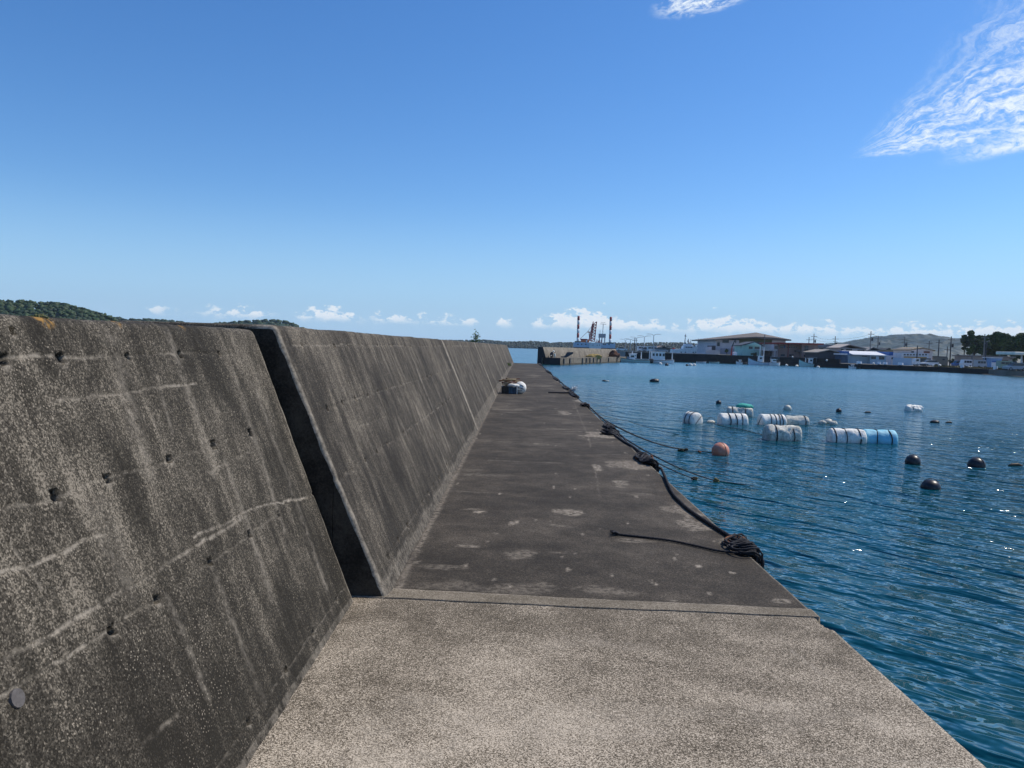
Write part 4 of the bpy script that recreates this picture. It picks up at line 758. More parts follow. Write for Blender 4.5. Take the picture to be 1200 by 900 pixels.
# D: dark gable shed and long house behind
Yd = 206; B = bld(972, Yd, 'dark shed with a wide low tan gable right of the red roofed block', 'shed'); box_px(959.5, 985, 412.6, Yd, 1.08, 10, 'wall', cmat('charcoal_cladding', (.055, .06, .07)), B); gable_px(958.5, 986, 412.6, 409.3, Yd, 10, 'roof', cmat('tan_metal_roof', (.34, .30, .25)), B, pk=972)
Yd = 240; B = bld(985, Yd, 'long grey roofed house behind the dark gable shed', 'house'); wb = cmat('weathered_white', (.46, .44, .42)); box_px(958, 1013, 408.5, Yd, 1.08, 12, 'wall', wb, B); box_px(957.5, 1000, 404.2, Yd-.5, Z(980, 407.6, Yd), 13, 'roof', cmat('grey_tile', (.25, .25, .27)), B); windows([(959.5, 964.5, 407.8, 410), (977, 986.5, 408.2, 411)], Yd-.52, B)
Yd = 228; B = bld(998, Yd, 'low house with a pale shallow roof between the long house and the blue trimmed warehouse', 'house'); box_px(984, 1013, 408.3, Yd, 1.08, 9, 'wall', wb, B); gable_px(984, 1013.5, 407.2, 403.2, Yd, 9, 'roof', cmat('pale_tan_roof', (.50, .44, .38)), B, pk=995); windows([(985, 988, 408.6, 411.2), (991, 998, 408.8, 411.6), (1004.5, 1012, 409.7, 411.6)], Yd, B)
# E: blue-trimmed warehouse
Ye = 203; B = bld(1020, Ye, 'long pale blue warehouse with a white roof and bright blue end panels', 'warehouse'); pb = cmat('pale_blue_cladding', (.40, .55, .66)); box_px(994, 1019.8, 414, Ye, 1.08, 14, 'wall', pb, B); box_px(1019.9, 1046, 416.2, Ye-1.5, 1.08, 15, 'wall', pb, B)
x0, x1 = X(995, Ye), X(1042, Ye); L0 = B.location
MB().prism([(-2.2, Z(1018, 415.7, Ye)-1.08), (5, Z(1018, 411.6, Ye)-1.08), (14, Z(1018, 415.7, Ye)-1.08), (14, Z(1018, 416.1, Ye)-1.08), (-2.2, Z(1018, 416.4, Ye)-1.08)], 'x', x0-L0.x, x1-L0.x).done('roof', cmat('white_metal_roof', (.70, .72, .74)), B)
bl = mat('bright_blue_panel', (.03, .13, .38), .6); box_px(992.5, 995, 411.3, Ye-2, Z(993, 415, Ye), 12, 'blue_panel', bl, B); box_px(1042, 1046.5, 412.3, Ye-2.4, Z(1044, 416.6, Ye), 12, 'blue_panel', bl, B)
windows([(1021, 1026.3, 417.6, 420.8), (1030.2, 1036.2, 417.8, 421.2)], Ye-1.5, B); windows([(1010, 1015.5, 416.8, 417.8)], Ye, B)
B = bld(990, 200, 'small dark blue lean-to with a white roof left of the blue trimmed warehouse', 'shed'); box_px(986, 992.8, 416, 200, 1.08, 4, 'wall', mat('deep_blue_sheet', (.03, .07, .13), .6), B); box_px(986, 993, 414.2, 199.4, Z(989, 415.8, 200), 5, 'roof', cmat('white_metal_roof', (.7, .72, .74)), B)
Yf = 226; B = bld(1030, Yf, 'house with a pale tile roof and dark gable end behind the blue trimmed warehouse', 'house'); box_px(1019, 1046, 411, Yf, 1.08, 9, 'wall', wb, B); gable_px(1017, 1037, 410.5, 406.5, Yf, 9, 'roof', cmat('grey_tan_roof', (.34, .32, .29)), B, pk=1022); gable_px(1035, 1046.5, 411.5, 407.6, Yf-1.5, 9, 'rear_roof', cmat('dark_tile', (.06, .065, .075)), B); box_px(1036, 1045.5, 410, Yf-1.2, 1.08, 2, 'gable_wall', cmat('dark_tile', (.06, .065, .075)), B)
# H tan, G white/tan
Yg = 214; B = bld(1055, Yg, 'low tan house between the warehouse and the white building with a row of dark windows', 'house'); tan = cmat('tan_render', (.36, .29, .19)); box_px(1047, 1066, 411.4, Yg, 1.08, 8, 'wall', tan, B); box_px(1046.5, 1066.5, 410.2, Yg-.5, Z(1056, 411.4, Yg), 9, 'roof', cmat('tan_roof', (.27, .21, .13)), B); windows([(1049.5, 1053, 412, 414)], Yg, B, wb)
B = bld(1075, 198, 'white building with a row of dark windows and a tan upper storey'); wh = cmat('white_render', (.72, .72, .74)); box_px(1056.5, 1088, 414, 198, 1.08, 10, 'wall', wh, B); box_px(1068, 1092.5, 408.8, 202, 1.08, 10, 'upper_wall', cmat('cream_render', (.66, .58, .55)), B)
gable_px(1067, 1093, 409.6, 407., 202, 10, 'roof', cmat('tan_roof', (.27, .21, .13)), B); windows([(1059+k*3.55, 1060.9+k*3.55, 414.8, 416.4) for k in range(8)], 198, B); windows([(1082, 1089, 411.6, 413.6)], 202, B, cmat('brown_sign', (.20, .07, .04))); windows([(1067.5, 1070.5, 411.5, 413.2)], 202, B)
box_px(1060, 1086, 418, 197.6, Z(1070, 419.4, 198), .6, 'orange_awning', cmat('orange_awning', (.42, .26, .10)), B); box_px(1079, 1091, 419.8, 197.8, 1.08, .15, 'dark_opening', M_WIN, B)
B = bld(1058, 192, 'long pale blue hoarding in front of the white building', 'fence'); box_px(1047, 1068.5, 419.4, 192, 1.08, .3, 'panel', cmat('pale_blue_hoarding', (.34, .48, .62)), B); box_px(1044, 1047.8, 417, 192.6, 1.08, 2.5, 'booth', lil, B); box_px(1045, 1047.2, 418.6, 192.5, Z(1046, 421, 192), .1, 'booth_window', M_WIN, B)
# I low concrete works
B = bld(1105, 205, 'low grey green concrete yard buildings right of the white building'); gg = cmat('grey_green_concrete', (.16, .17, .15)); box_px(1093.5, 1111, 418.6, 205, 1.08, 6, 'wall', gg, B); box_px(1098, 1110, 417.6, 207, 1.08, 6, 'rear_wall', cmat('dark_concrete', (.07, .08, .08)), B); windows([(1104.5, 1107, 420.6, 422)], 205, B)
B = bld(1157, 190, 'long low beige building below the big trees', 'building'); bg_ = cmat('beige_render', (.34, .29, .26)); box_px(1140, 1190, 418.2, 190, 1.08, 8, 'wall', bg_, B); box_px(1139.5, 1190.5, 417, 189.4, Z(1165, 418.4, 190), 9, 'roof', cmat('dim_roof', (.20, .18, .17)), B); windows([(1143, 1150, 421.6, 424.4), (1151.5, 1157, 421.6, 424), (1183, 1187, 420, 421)], 190, B); windows([(1174, 1181, 422, 424.5)], 190, B, cmat('red_brown_door', (.16, .05, .03)))
B = bld(1168, 176, 'small light blue and white kiosk before the long beige building', 'kiosk'); box_px(1162, 1174, 419.6, 176, 1.08, 3, 'wall', mat('sky_blue_panel', (.22, .36, .58), .7), B); box_px(1161, 1175, 418.8, 175.8, Z(1168, 419.7, 176), 3.4, 'roof', cmat('white_render', (.7, .7, .7)), B); box_px(1162.5, 1173, 424.6, 175.8, 1.08, .2, 'white_base', wh, B); box_px(1163.5, 1170, 423.4, 175.7, Z(1166, 424.6, 176), .2, 'blue_shelf', mat('bright_blue_panel', (.03, .13, .38)), B)
B = bld(1197, 150, 'white canopy slab on a single pale post at the far right', 'canopy'); box_px(1188.5, 1230, 412.8, 150, Z(1195, 416, 150), 6, 'slab', cmat('cream_slab', (.85, .82, .70)), B, .1); box_px(1196.8, 1198, 415.9, 152, 1.08, .25, 'post', wh, B)
# long brown roofed shed beyond the road pier, tiny white house on the left ridge
B = bld(777, 300, 'long low shed with a tan roof beyond the street lamps', 'shed', zb=2.3); box_px(768, 787, 407.6, 300, 1.0, 9, 'wall', cmat('dark_concrete', (.07, .08, .08)), B); gable_px(767, 787.5, 408.2, 405.2, 300, 9, 'roof', cmat('brown_tan_roof', (.26, .19, .15)), B, pk=777, over=.2)
B = bld(161, 700, 'tiny white house on the low ridge above the sea wall', 'house', zb=3.); box_px(157.5, 165.5, 377.4, 700, 3, 6, 'wall', wh, B); gable_px(157, 166, 377.6, 376.2, 700, 6, 'roof', cmat('grey_tile', (.25, .25, .27)), B)
ob_ = bpy.data.objects
# ================================================================== CRANE BARGE
Yk = 400; KB = empty('crane_barge', (X(697, Yk), Yk, 0), 'self elevating crane barge with two red and white striped legs and a red lattice boom', 'barge'); KX = lambda px: X(px, Yk)-KB.location.x; KZ = lambda px, py: Z(px, py, Yk)
hull = cmat('pale_blue_hull', (.42, .52, .64)); red = mat('crane_red', (.36, .03, .03), .5, .15, 1.); orr = mat('crane_orange', (.75, .16, .04), .5, .15, 1.); whk = mat('barge_white', (.72, .72, .73), .6, .12, 1., dirt=(.3, .3, .3, .4)); gry = cmat('barge_grey', (.32, .34, .36))
MB().box(KX(673), KX(690), -1, 8, KZ(682, 407), KZ(682, 401.3)).done('hull', hull, KB); MB().box(KX(704), KX(720.5), -1, 8, KZ(712, 408), KZ(712, 402.6)).done('hull', hull, KB); MB().box(KX(673.5), KX(720), .2, 7.8, .4, KZ(697, 405)).done('lower_hull', cmat('barge_dark', (.05, .06, .07)), KB)
MB().box(KX(690.1), KX(703.9), -1.6, 6, 0, KZ(697, 401.6)).done('deck_house', whk, KB)
for a, b_ in ((676, 677.8), (680.7, 682), (685.2, 687), (706, 707.8), (708.2, 709.8), (712.3, 714)): MB().box(KX(a), KX(b_), -1.08, -.9, KZ(a, 404), KZ(a, 402.9)).done('window', M_WIN, KB)
for a in (699, 701.5, 694): MB().box(KX(a), KX(a+.7), -1.66, -1.5, KZ(a, 405), KZ(a, 404)).done('window', M_WIN, KB)
for px0, top, bot in ((677.3, 370, 401), (715.3, 371, 402.5)):
    for k in range(6):
        z1 = KZ(px0, top+(bot-top)*k*.165); z0_ = KZ(px0, top+(bot-top)*(k+1)*.165); xx = KX(px0); r_ = .62
        MB().tube([(xx, 3, z0_+.003), (xx, 3, z1-.003)], r_, 14).done('striped_leg', red if k % 2 == 0 else whk, KB, True)
    MB().box(KX(px0)-1.5, KX(px0)+1.5, 1.4, 4.6, KZ(px0, bot+.2), KZ(px0, bot-1.3)).done('jack_house', cmat('jack_green', (.07, .10, .09)), KB)
mb = MB()
def boom(mb, xa, za, xb, zb, w0, w1_, n):
    for k in range(n):
        t0, t1 = k/n, (k+1)/n; q0 = [(xa+(xb-xa)*t0+s_*(w0+(w1_-w0)*t0), 2.5, za+(zb-za)*t0) for s_ in (-1, 1)]; q1 = [(xa+(xb-xa)*t1+s_*(w0+(w1_-w0)*t1), 2.5, za+(zb-za)*t1) for s_ in (-1, 1)]
        for dyy in (-.8, .8):
            for a, b_ in ((q0[0], q1[0]), (q0[1], q1[1]), (q0[0], q1[1]), (q0[1], q0[0])): mb.tube([(a[0], a[1]+dyy, a[2]), (b_[0], b_[1]+dyy, b_[2])], .17, 5)
        for q in q1: mb.tube([(q[0], 1.7, q[2]), (q[0], 3.3, q[2])], .12, 5)
boom(mb, KX(694.8), KZ(695, 400), KX(696.6), KZ(697, 376.8), .95, .9, 7); mb.done('lattice_boom', red, KB)
mb = MB(); boom(mb, KX(691.5), KZ(691, 399), KX(694.5), KZ(694, 379.5), .5, .35, 6); mb.done('gantry', red, KB)
mb = MB(); mb.tube([(KX(680), 2.5, KZ(680, 397)), (KX(688), 2.5, KZ(688, 389)), (KX(694.5), 2.5, KZ(694, 380))], .09, 5); mb.tube([(KX(688), 2.5, KZ(688, 389)), (KX(692), 2.5, KZ(692, 389.3))], .2, 5); mb.tube([(KX(690), 2.5, KZ(690, 388)), (KX(691), 2.5, KZ(691, 397))], .2, 5); mb.done('stay', red, KB)
MB().box(KX(681), KX(690.5), 1, 5, KZ(686, 401.2), KZ(686, 397.5), .3).done('crane_cab', orr, KB); MB().box(KX(680), KX(688), .9, 1.0-.01, KZ(684, 398.6), KZ(684, 397), ).done('crane_jib_foot', red, KB); MB().box(KX(686.6), KX(688), .6, .98, KZ(687, 401), KZ(687, 398.4)).done('cab_panel', whk, KB)
mb = MB()
for a in (703, 706, 709.3):
    mb.tube([(KX(a), 3, KZ(a, 402)), (KX(a), 3, KZ(a, 391))], .16, 6); mb.tube([(KX(a), 6, KZ(a, 402)), (KX(a), 6, KZ(a, 391))], .16, 6)
mb.done('tower_frame', gry, KB); MB().box(KX(702.3), KX(710), 2.6, 6.4, KZ(706, 395.6), KZ(706, 391)).done('control_room', gry, KB)
mb = MB(); mb.tube([(KX(706.6), 4, KZ(706, 391)), (KX(706.9), 4, KZ(707, 379))], .16, 6); mb.tube([(KX(703.3), 4, KZ(703, 379.3)), (KX(710.5), 4, KZ(710, 379.6))], .13, 6); mb.tube([(KX(704), 4, KZ(704, 377.4)), (KX(709.3), 4, KZ(709, 377.6))], .08, 6); mb.tube([(KX(703.4), 4, KZ(703, 391)), (KX(703.5), 4, KZ(703, 387))], .08, 6); mb.done('mast', gry, KB)
mb = MB()
for k in range(9): a = 698+k*.75; mb.tube([(KX(a), 1, KZ(a, 401.6)), (KX(a)+random.uniform(-.5, .5), 1, KZ(a, random.uniform(397.5, 400)))], .12, 5)
mb.done('deck_gear', red, KB); MB().box(KX(719.6), KX(720.4), -.9, .5, KZ(720, 405), KZ(720, 400.8)).done('side_post', whk, KB)
# ================================================================== BOATS
M_BOAT = mat('boat_white', (.86, .87, .88), .45, .12, 1.5, dirt=(.35, .36, .36, .35)); M_TEAL = mat('boat_pale_green', (.46, .68, .66), .5, .15, 1.5); M_BBLUE = mat('boat_pale_blue', (.58, .70, .80), .5, .15, 1.5); M_HDARK = mat('boat_keel', (.03, .035, .04), .6)
def hull_mesh(L_, beam, h, sheer, m, par, bow=1, keel=None):
    mb = MB(); st = 13; rings = []; RP = {0: [], 5: []}
    for i in range(st):
        a = i/(st-1); x_ = -L_/2+L_*a; bw_ = beam/2*(1-max(0, (a-.45)/.55)**2.2*.97)*(.86+.14*min(1, a*4)); zt_ = h*.62+sheer*max(0, (a-.25)/.75)**2+.08*(1-a); zk = .0-.18+.35*max(0, (a-.8)/.2)**2
        ring = [(x_, -bw_, zt_), (x_-.0+.10*L_*max(0, a-.8)*0, -bw_*.94, zt_*.45), (x_, -bw_*.72, zk), (x_, bw_*.72, zk), (x_, bw_*.94, zt_*.45), (x_, bw_, zt_)]
        rings.append([mb.b.verts.new((bow*p_[0], p_[1], p_[2])) for p_ in ring])
        for q_ in (0, 5): RP[q_].append((bow*ring[q_][0], ring[q_][1]*1.02, ring[q_][2]-.08))
    for A_, B_ in zip(rings, rings[1:]):
        for k in range(5): mb.b.faces.new((A_[k], A_[k+1], B_[k+1], B_[k]))
    for R_ in (rings[0], rings[-1]): mb.b.faces.new(R_)
    mb.done('hull', m, par); rm_ = MB()
    for q_ in (0, 5): rm_.tube([tuple(v) for v in RP[q_]], .055, 5)
    rm_.done('rub_rail', M_HDARK, par, True); mb = MB(); rl = []; dl = []
    for i in range(st):
        a = i/(st-1); x_ = -L_/2+L_*a; bw_ = beam/2*(1-max(0, (a-.45)/.55)**2.2*.97)*.93; zt_ = h*.62+sheer*max(0, (a-.25)/.75)**2+.08*(1-a)-.12
        rl.append(mb.b.verts.new((bow*x_, -bw_, zt_))); dl.append(mb.b.verts.new((bow*x_, bw_, zt_)))
    for i in range(st-1): mb.b.faces.new((rl[i], rl[i+1], dl[i+1], dl[i]))
    mb.done('deck', cmat('boat_deck', (.36, .40, .40)), par)
def boat(label, px0, px1, Y_, m, bow=1, cabin=None, masts=(), h=1.0, sheer=.7, beam=1.9, canopy=None, group='small fishing boats moored along the quay', cab_m=None, extra=None):
    x0, x1 = X(px0, Y_), X(px1, Y_); L_ = x1-x0; o = empty('fishing_boat', ((x0+x1)/2, Y_, 0), label, 'boat', group, random.uniform(-.06, .06)); hull_mesh(L_, beam, h, sheer, m, o, bow)
    if cabin:
        a, b_, hc = cabin; xa, xb = -L_/2+L_*a, -L_/2+L_*b_; z0_ = h*.5; cm = cab_m or M_BOAT
        mb = MB(); mb.prism([(xa, z0_), (xb, z0_), (xb-.15*bow*(bow > 0), z0_+hc), (xa+.15*(bow < 0), z0_+hc)], 'y', -beam*.32, beam*.32); ch = mb.done('cabin', cm, o)
        w_ = xb-xa; n = max(1, int(w_/.7))
        for k in range(n): MB().box(xa+w_*(k+.2)/n, xa+w_*(k+.8)/n, -beam*.32-.03, -beam*.32+.02, z0_+hc*.55, z0_+hc*.85).done('window', M_WIN, ch)
        MB().box(xa-.15, xb+.15, -beam*.36, beam*.36, z0_+hc+.002, z0_+hc+.10, .02).done('cabin_roof', cm, ch)
    for a, hm in masts: MB().tube([(-L_/2+L_*a, 0, h*.4), (-L_/2+L_*a, 0, hm)], [.15, .10], 6).done('mast', cmat('mast_white', (.75, .75, .75)), o)
    if canopy:
        a, b_, zc = canopy; mb = MB(); mb.box(-L_/2+L_*a, -L_/2+L_*b_, -.6, .6, zc, zc+.07)
        for q in (a+.02, b_-.02):
            for yy_ in (-.5, .5): mb.tube([(-L_/2+L_*q, yy_, h*.4), (-L_/2+L_*q, yy_, zc)], .03, 5)
        mb.done('canopy', cmat('grey_canvas', (.30, .32, .34)), o)
    if extra: extra(o, L_)
    return o
def outb(o, L_): MB().box(L_/2-.1, L_/2+.9, -.3, .3, .0, 1.0, .2).done('outboard_motor', M_BLACK, o)
boat('long low pale green boat with its bow to the left against the second breakwater', 721, 761.5, 176, M_TEAL, -1, (.42, .58, 1.3), ((.5, 2.6),), .95, .75, 2.2, group='small fishing boats moored along the quay', extra=outb)
boat('grey boat with a cluttered deck, mostly hidden behind the long pale green one', 735, 762, 183, M_BBLUE, -1, (.1, .4, 1.4), ((.62, 2.4),), 1.2, .6, 2.2)
boat('white boat with a tall boxy cabin, right of the long pale green one', 760.5, 790.5, 178, M_BOAT, 1, (.10, .62, 2.0), ((.03, 3.2), (.92, 2.9)), 1.05, .3, 2.3)
boat('flat white skiff lying low against the high black quay, left one', 817, 828, 199, M_BOAT, 1, None, (), .5, .2, 1.2); boat('flat greenish skiff lying low against the high black quay, right one', 832, 843.5, 199, M_TEAL, 1, None, (), .5, .2, 1.2)
boat('short white dinghy with its bow up, left of the two masted boat', 863, 870, 198, M_BOAT, -1, (.5, .8, .6), (), .9, .3, 1.2); boat('low dark skiff beside the short white dinghy', 870.5, 876, 199, M_HDARK, 1, None, (), .7, .1, 1.2)
boat('white boat with two tall white masts and a small wheelhouse below the mint house', 877, 901.5, 196, M_BBLUE, -1, (.48, .66, 1.7), ((.55, 5.0), (.74, 4.6)), 1.05, 1.15, 1.9, canopy=(.55, .75, 3.1))
boat('squat white motorboat with a flat canopy, between the two masted and the green boat', 902.5, 914.5, 195, M_BOAT, 1, (.15, .6, 1.0), (), 1.1, .3, 1.9, canopy=(.1, .85, 2.1))
boat('pale green fishing boat with an orange topped wheelhouse below the red roofed block', 937, 962, 193, M_TEAL, -1, (.44, .60, 1.5), ((.30, 2.2),), 1.05, 1.1, 1.9, canopy=(.48, .78, 2.3))
boat('tiny white dinghy at the foot of the quay below the blue trimmed warehouse', 995, 1003, 184, M_BOAT, -1, (.4, .7, .5), (), .7, .3, 1.2)
boat('low dark moored skiff just right of the tiny white dinghy', 1003.5, 1009, 184, M_HDARK, 1, None, (), .6, .1, 1.2)
# white patrol ship beyond the wall
Ys = 290; o = empty('patrol_ship', (X(805, Ys), Ys, 0), 'large white ship with a stepped bridge and sloping foredeck behind the black quay', 'ship'); hull_mesh(X(826, Ys)-X(784, Ys), 4.5, 3.2, 1.0, M_BOAT, o, 1); SX = lambda px: X(px, Ys)-o.location.x; SZ = lambda px, py: Z(px, py, Ys)
MB().prism([(SX(786), SZ(786, 414.5)), (SX(786.5), SZ(786, 409.3)), (SX(799), SZ(799, 408.8)), (SX(800), SZ(800, 405.2)), (SX(811.5), SZ(811, 405.6)), (SX(817), SZ(817, 409.2)), (SX(820), SZ(820, 411)), (SX(823.5), SZ(823, 415.5))], 'y', -1.9, 1.9).done('superstructure', M_BOAT, o)
br_ = MB().prism([(SX(801), SZ(801, 405.3)), (SX(801.5), SZ(801, 403)), (SX(809.5), SZ(809, 403.2)), (SX(811), SZ(811, 405.6))], 'y', -1.6, 1.6).done('bridge', M_BOAT, o)
for k in range(4): MB().box(SX(802.2+k*2), SX(803.7+k*2), -1.95, -1.5, SZ(803, 407.4), SZ(803, 406.3)).done('window', M_WIN, br_)
for a in (796.5, 801.5, 810.5, 813.5): MB().box(SX(a), SX(a+1.1), -1.96, -1.85, SZ(a, 413.4), SZ(a, 412.2)).done('porthole', M_WIN, o)
mb = MB(); mb.tube([(SX(802), 0, SZ(802, 403)), (SX(802.7), 0, SZ(802, 391))], [.22, .08], 6); mb.tube([(SX(801.5), 0, SZ(802, 394)), (SX(804), 0, SZ(804, 394))], .09, 5); mb.ball((SX(802.5), 0, SZ(802, 393.5)), .35, 1); mb.ball((SX(806), 0, SZ(806, 399.6)), .45, 1); mb.tube([(SX(806), 0, SZ(806, 403)), (SX(806.2), 0, SZ(806, 397))], .14, 6); mb.tube([(SX(808.7), 0, SZ(808, 403)), (SX(809), 0, SZ(808, 397.5))], .1, 5); mb.tube([(SX(805), 0, SZ(805, 401)), (SX(810), 0, SZ(809, 401))], .1, 5); mb.done('mast', gry, o)
MB().box(SX(787.5), SX(790), -1.2, 0, SZ(788, 409.3), SZ(788, 407.8), .1).done('red_winch', red, o)
Ys2 = 305; o2 = empty('work_boat', (X(818, Ys2), Ys2, 0), 'white wheelhouse and mast of a work boat hidden behind the large white ship', 'boat'); hull_mesh(8, 3, 2.4, .5, M_BOAT, o2, 1); SX2 = lambda px: X(px, Ys2)-o2.location.x
MB().box(SX2(815), SX2(821.5), -1, 1, 1.5, Z(818, 404, Ys2), .1).done('wheelhouse', M_BOAT, o2); MB().box(SX2(816), SX2(820.5), -1.05, -.98, Z(818, 406.6, Ys2), Z(818, 405.2, Ys2)).done('window', M_WIN, o2); MB().tube([(SX2(817.6), 0, 4), (SX2(817.9), 0, Z(818, 396.5, Ys2))], [.16, .07], 6).done('mast', gry, o2); MB().tube([(SX2(816.4), 0, Z(818, 398.2, Ys2)), (SX2(819.2), 0, Z(818, 398.2, Ys2))], .1, 5).done('crosstree', gry, o2)
# ================================================================== LAMPS, POLES
gal = cmat('galvanised', (.42, .44, .46)); pol = cmat('pole_concrete', (.17, .165, .16)); pold = cmat('pole_dark', (.045, .045, .05))
lamps = [(765.5, 391.5, 243, 'tallest double arm street lamp on the far road pier, nearest the ship'), (754.6, 393.5, 256, 'second tallest double arm street lamp, left of the tallest'), (745.4, 395, 270, 'double arm street lamp beside the dark pole on the far road pier'),
         (738.5, 397, 284, 'shorter double arm street lamp, left of the dark pole'), (732.5, 397.5, 300, 'shortest double arm street lamp, nearest the crane barge')]
for px, py, Y_, lb in lamps:
    o = empty('street_lamp', (X(px, Y_), Y_, 2.3), lb, 'street lamp', 'double arm street lamps on the far road pier'); h_ = Z(px, py, Y_)-2.3; MB().tube([(0, 0, 0), (0, 0, h_-.5)], [.14, .09], 8).done('pole', gal, o)
    for s_ in (-1, 1):
        MB().tube(smooth([(0, 0, h_-.5), (s_*.5, 0, h_-.12), (s_*1.2, 0, h_), (s_*1.7, 0, h_+.0)], 4), .07, 5).done('arm', gal, o); MB().box(*sorted((s_*1.6, s_*2.3)), -.12, .12, h_-.06, h_+.04, .02).done('lamp_head', gal, o)
poles = [(743.5, 396, 262, 1, 'dark utility pole between the street lamps on the far road pier', 2.3), (895.3, 391.8, 214, 0, 'tall thin plain pole rising behind the two masted boat', 1.08), (952.8, 391, 232, 2, 'tall utility pole with a transformer, behind the red roofed block', 1.08), (947.2, 395, 240, 1, 'shorter utility pole just left of the tall one behind the red roofed block', 1.08),
         (977.8, 394, 238, 2, 'utility pole with a dark transformer above the grey roofed long house', 1.08), (1019.2, 388, 216, 2, 'tallest utility pole, behind the blue trimmed warehouse', 1.08), (1028, 393.5, 232, 2, 'utility pole with a star shaped top, right of the tallest', 1.08), (1059, 395, 236, 2, 'utility pole left of the white building, with crossarms', 1.08),
         (1062, 400.5, 240, 1, 'slim utility pole right beside the one left of the white building', 1.08), (1074.4, 405, 193, 1, 'dark pole standing before the white building with a row of windows', 1.08), (1088, 399.5, 240, 1, 'utility pole rising behind the right end of the white building', 1.08), (1099.3, 398, 212, 1, 'utility pole left of the tall one in the open yard', 1.08),
         (1113.3, 394.3, 196, 2, 'tall utility pole standing alone at the quay edge left of the big trees', 1.08), (1109.5, 406, 220, 1, 'short pole behind the lone tall utility pole', 1.08), (1129.5, 408, 214, 0, 'short dark pole at the left foot of the big trees', 1.08), (1152.4, 391.5, 180, 3, 'utility pole with pale fittings in front of the big trees, left of a pair', 1.08),
         (1154.6, 404, 178, 0, 'darker shorter pole in front of the big trees, right of a pair', 1.08), (1139, 414, 186, 0, 'stubby pale pole left of the long beige building', 1.08), (1171, 414, 184, 0, 'stubby pale pole behind the light blue kiosk', 1.08)]
for px, py, Y_, arms, lb, zb_ in poles:
    o = empty('utility_pole', (X(px, Y_), Y_, zb_), lb, 'pole', 'utility poles along the waterfront'); h_ = Z(px, py, Y_)-zb_; m_ = pold if ('dark' in lb or 'yard' in lb or 'alone' in lb) else pol
    MB().tube([(0, 0, 0), (0, 0, h_)], [.17, .11], 8).done('shaft', m_, o)
    if arms >= 1: MB().box(-.9, .9, -.18, -.10, h_-.9, h_-.78).done('crossarm', m_, o)
    if arms >= 2: MB().box(-.7, .7, -.18, -.10, h_-1.7, h_-1.6).done('crossarm', m_, o); MB().tube([(.35, -.2, h_-2.7), (.35, -.2, h_-1.9)], .24, 8).done('transformer', pold, o)
    if arms == 3: MB().tube([(.0, -.1, h_-2.2), (.9, -.1, h_-1.5), (1.2, -.1, h_-1.6)], .05, 5).done('lamp_arm', gal, o)
def wire(label, a, b_, sg=.5, r_=.03):
    pa_ = [ob_[a].location, ob_[b_].location]; return None
PL = [o for o in S.objects if o.name.startswith('utility_pole')]
def ptop(i, dz): px, py, Y_, *_ = poles[i]; return np.array([X(px, Y_), Y_-.14, Z(px, py, Y_)-dz])
for n_, (i, j, dz, lb) in enumerate(((2, 4, .8, 'upper power line between the two transformer poles right of the red roofed block'), (2, 4, 1.6, 'lower power line between the two transformer poles right of the red roofed block'), (4, 5, .8, 'power line above the long grey roofed house to the tallest pole'), (5, 7, .8, 'power line over the warehouse from the tallest pole'), (7, 11, .8, 'power line above the white building'), (12, 15, .8, 'upper power line from the lone tall pole to the pole before the trees'), (12, 15, 1.6, 'lower power line from the lone tall pole to the pole before the trees'))):
    a, b_ = ptop(i, dz), ptop(j, dz); tag(MB().tube(sag(a, b_, .5), .022, 4).done('power_line', pold), lb, 'power line', 'power lines over the waterfront')
# small red crane truck by the hall
o = empty('crane_truck', (X(857, 226), 226, 1.08), 'small truck with a red and black folded crane arm before the largest hall', 'truck'); TX = lambda px: X(px, 226)-o.location.x; TZ = lambda px, py: Z(px, py, 226)-1.08
MB().box(TX(854), TX(860.5), -1, 1, .45, 1.1, .05).done('truck_bed', M_BOAT, o); MB().box(TX(859.6), TX(863), -1, 1, .45, 2.1, .15).done('truck_cab', M_BOAT, o); MB().tube([(TX(857), 0, 1.1), (TX(857.6), 0, TZ(857, 405.8))], [.26, .16], 6).done('crane_post', red, o); MB().tube([(TX(857.6), 0, TZ(857, 406)), (TX(860.8), 0, TZ(860, 397.7))], [.20, .12], 6).done('crane_arm', M_BLACK, o)
for a in (855, 858.5, 861.7):
    for yy_ in (-1., 1.): MB().tube([(TX(a), yy_-.12, .38), (TX(a), yy_+.12, .38)], .38, 12).done('wheel', M_BLACK, o)
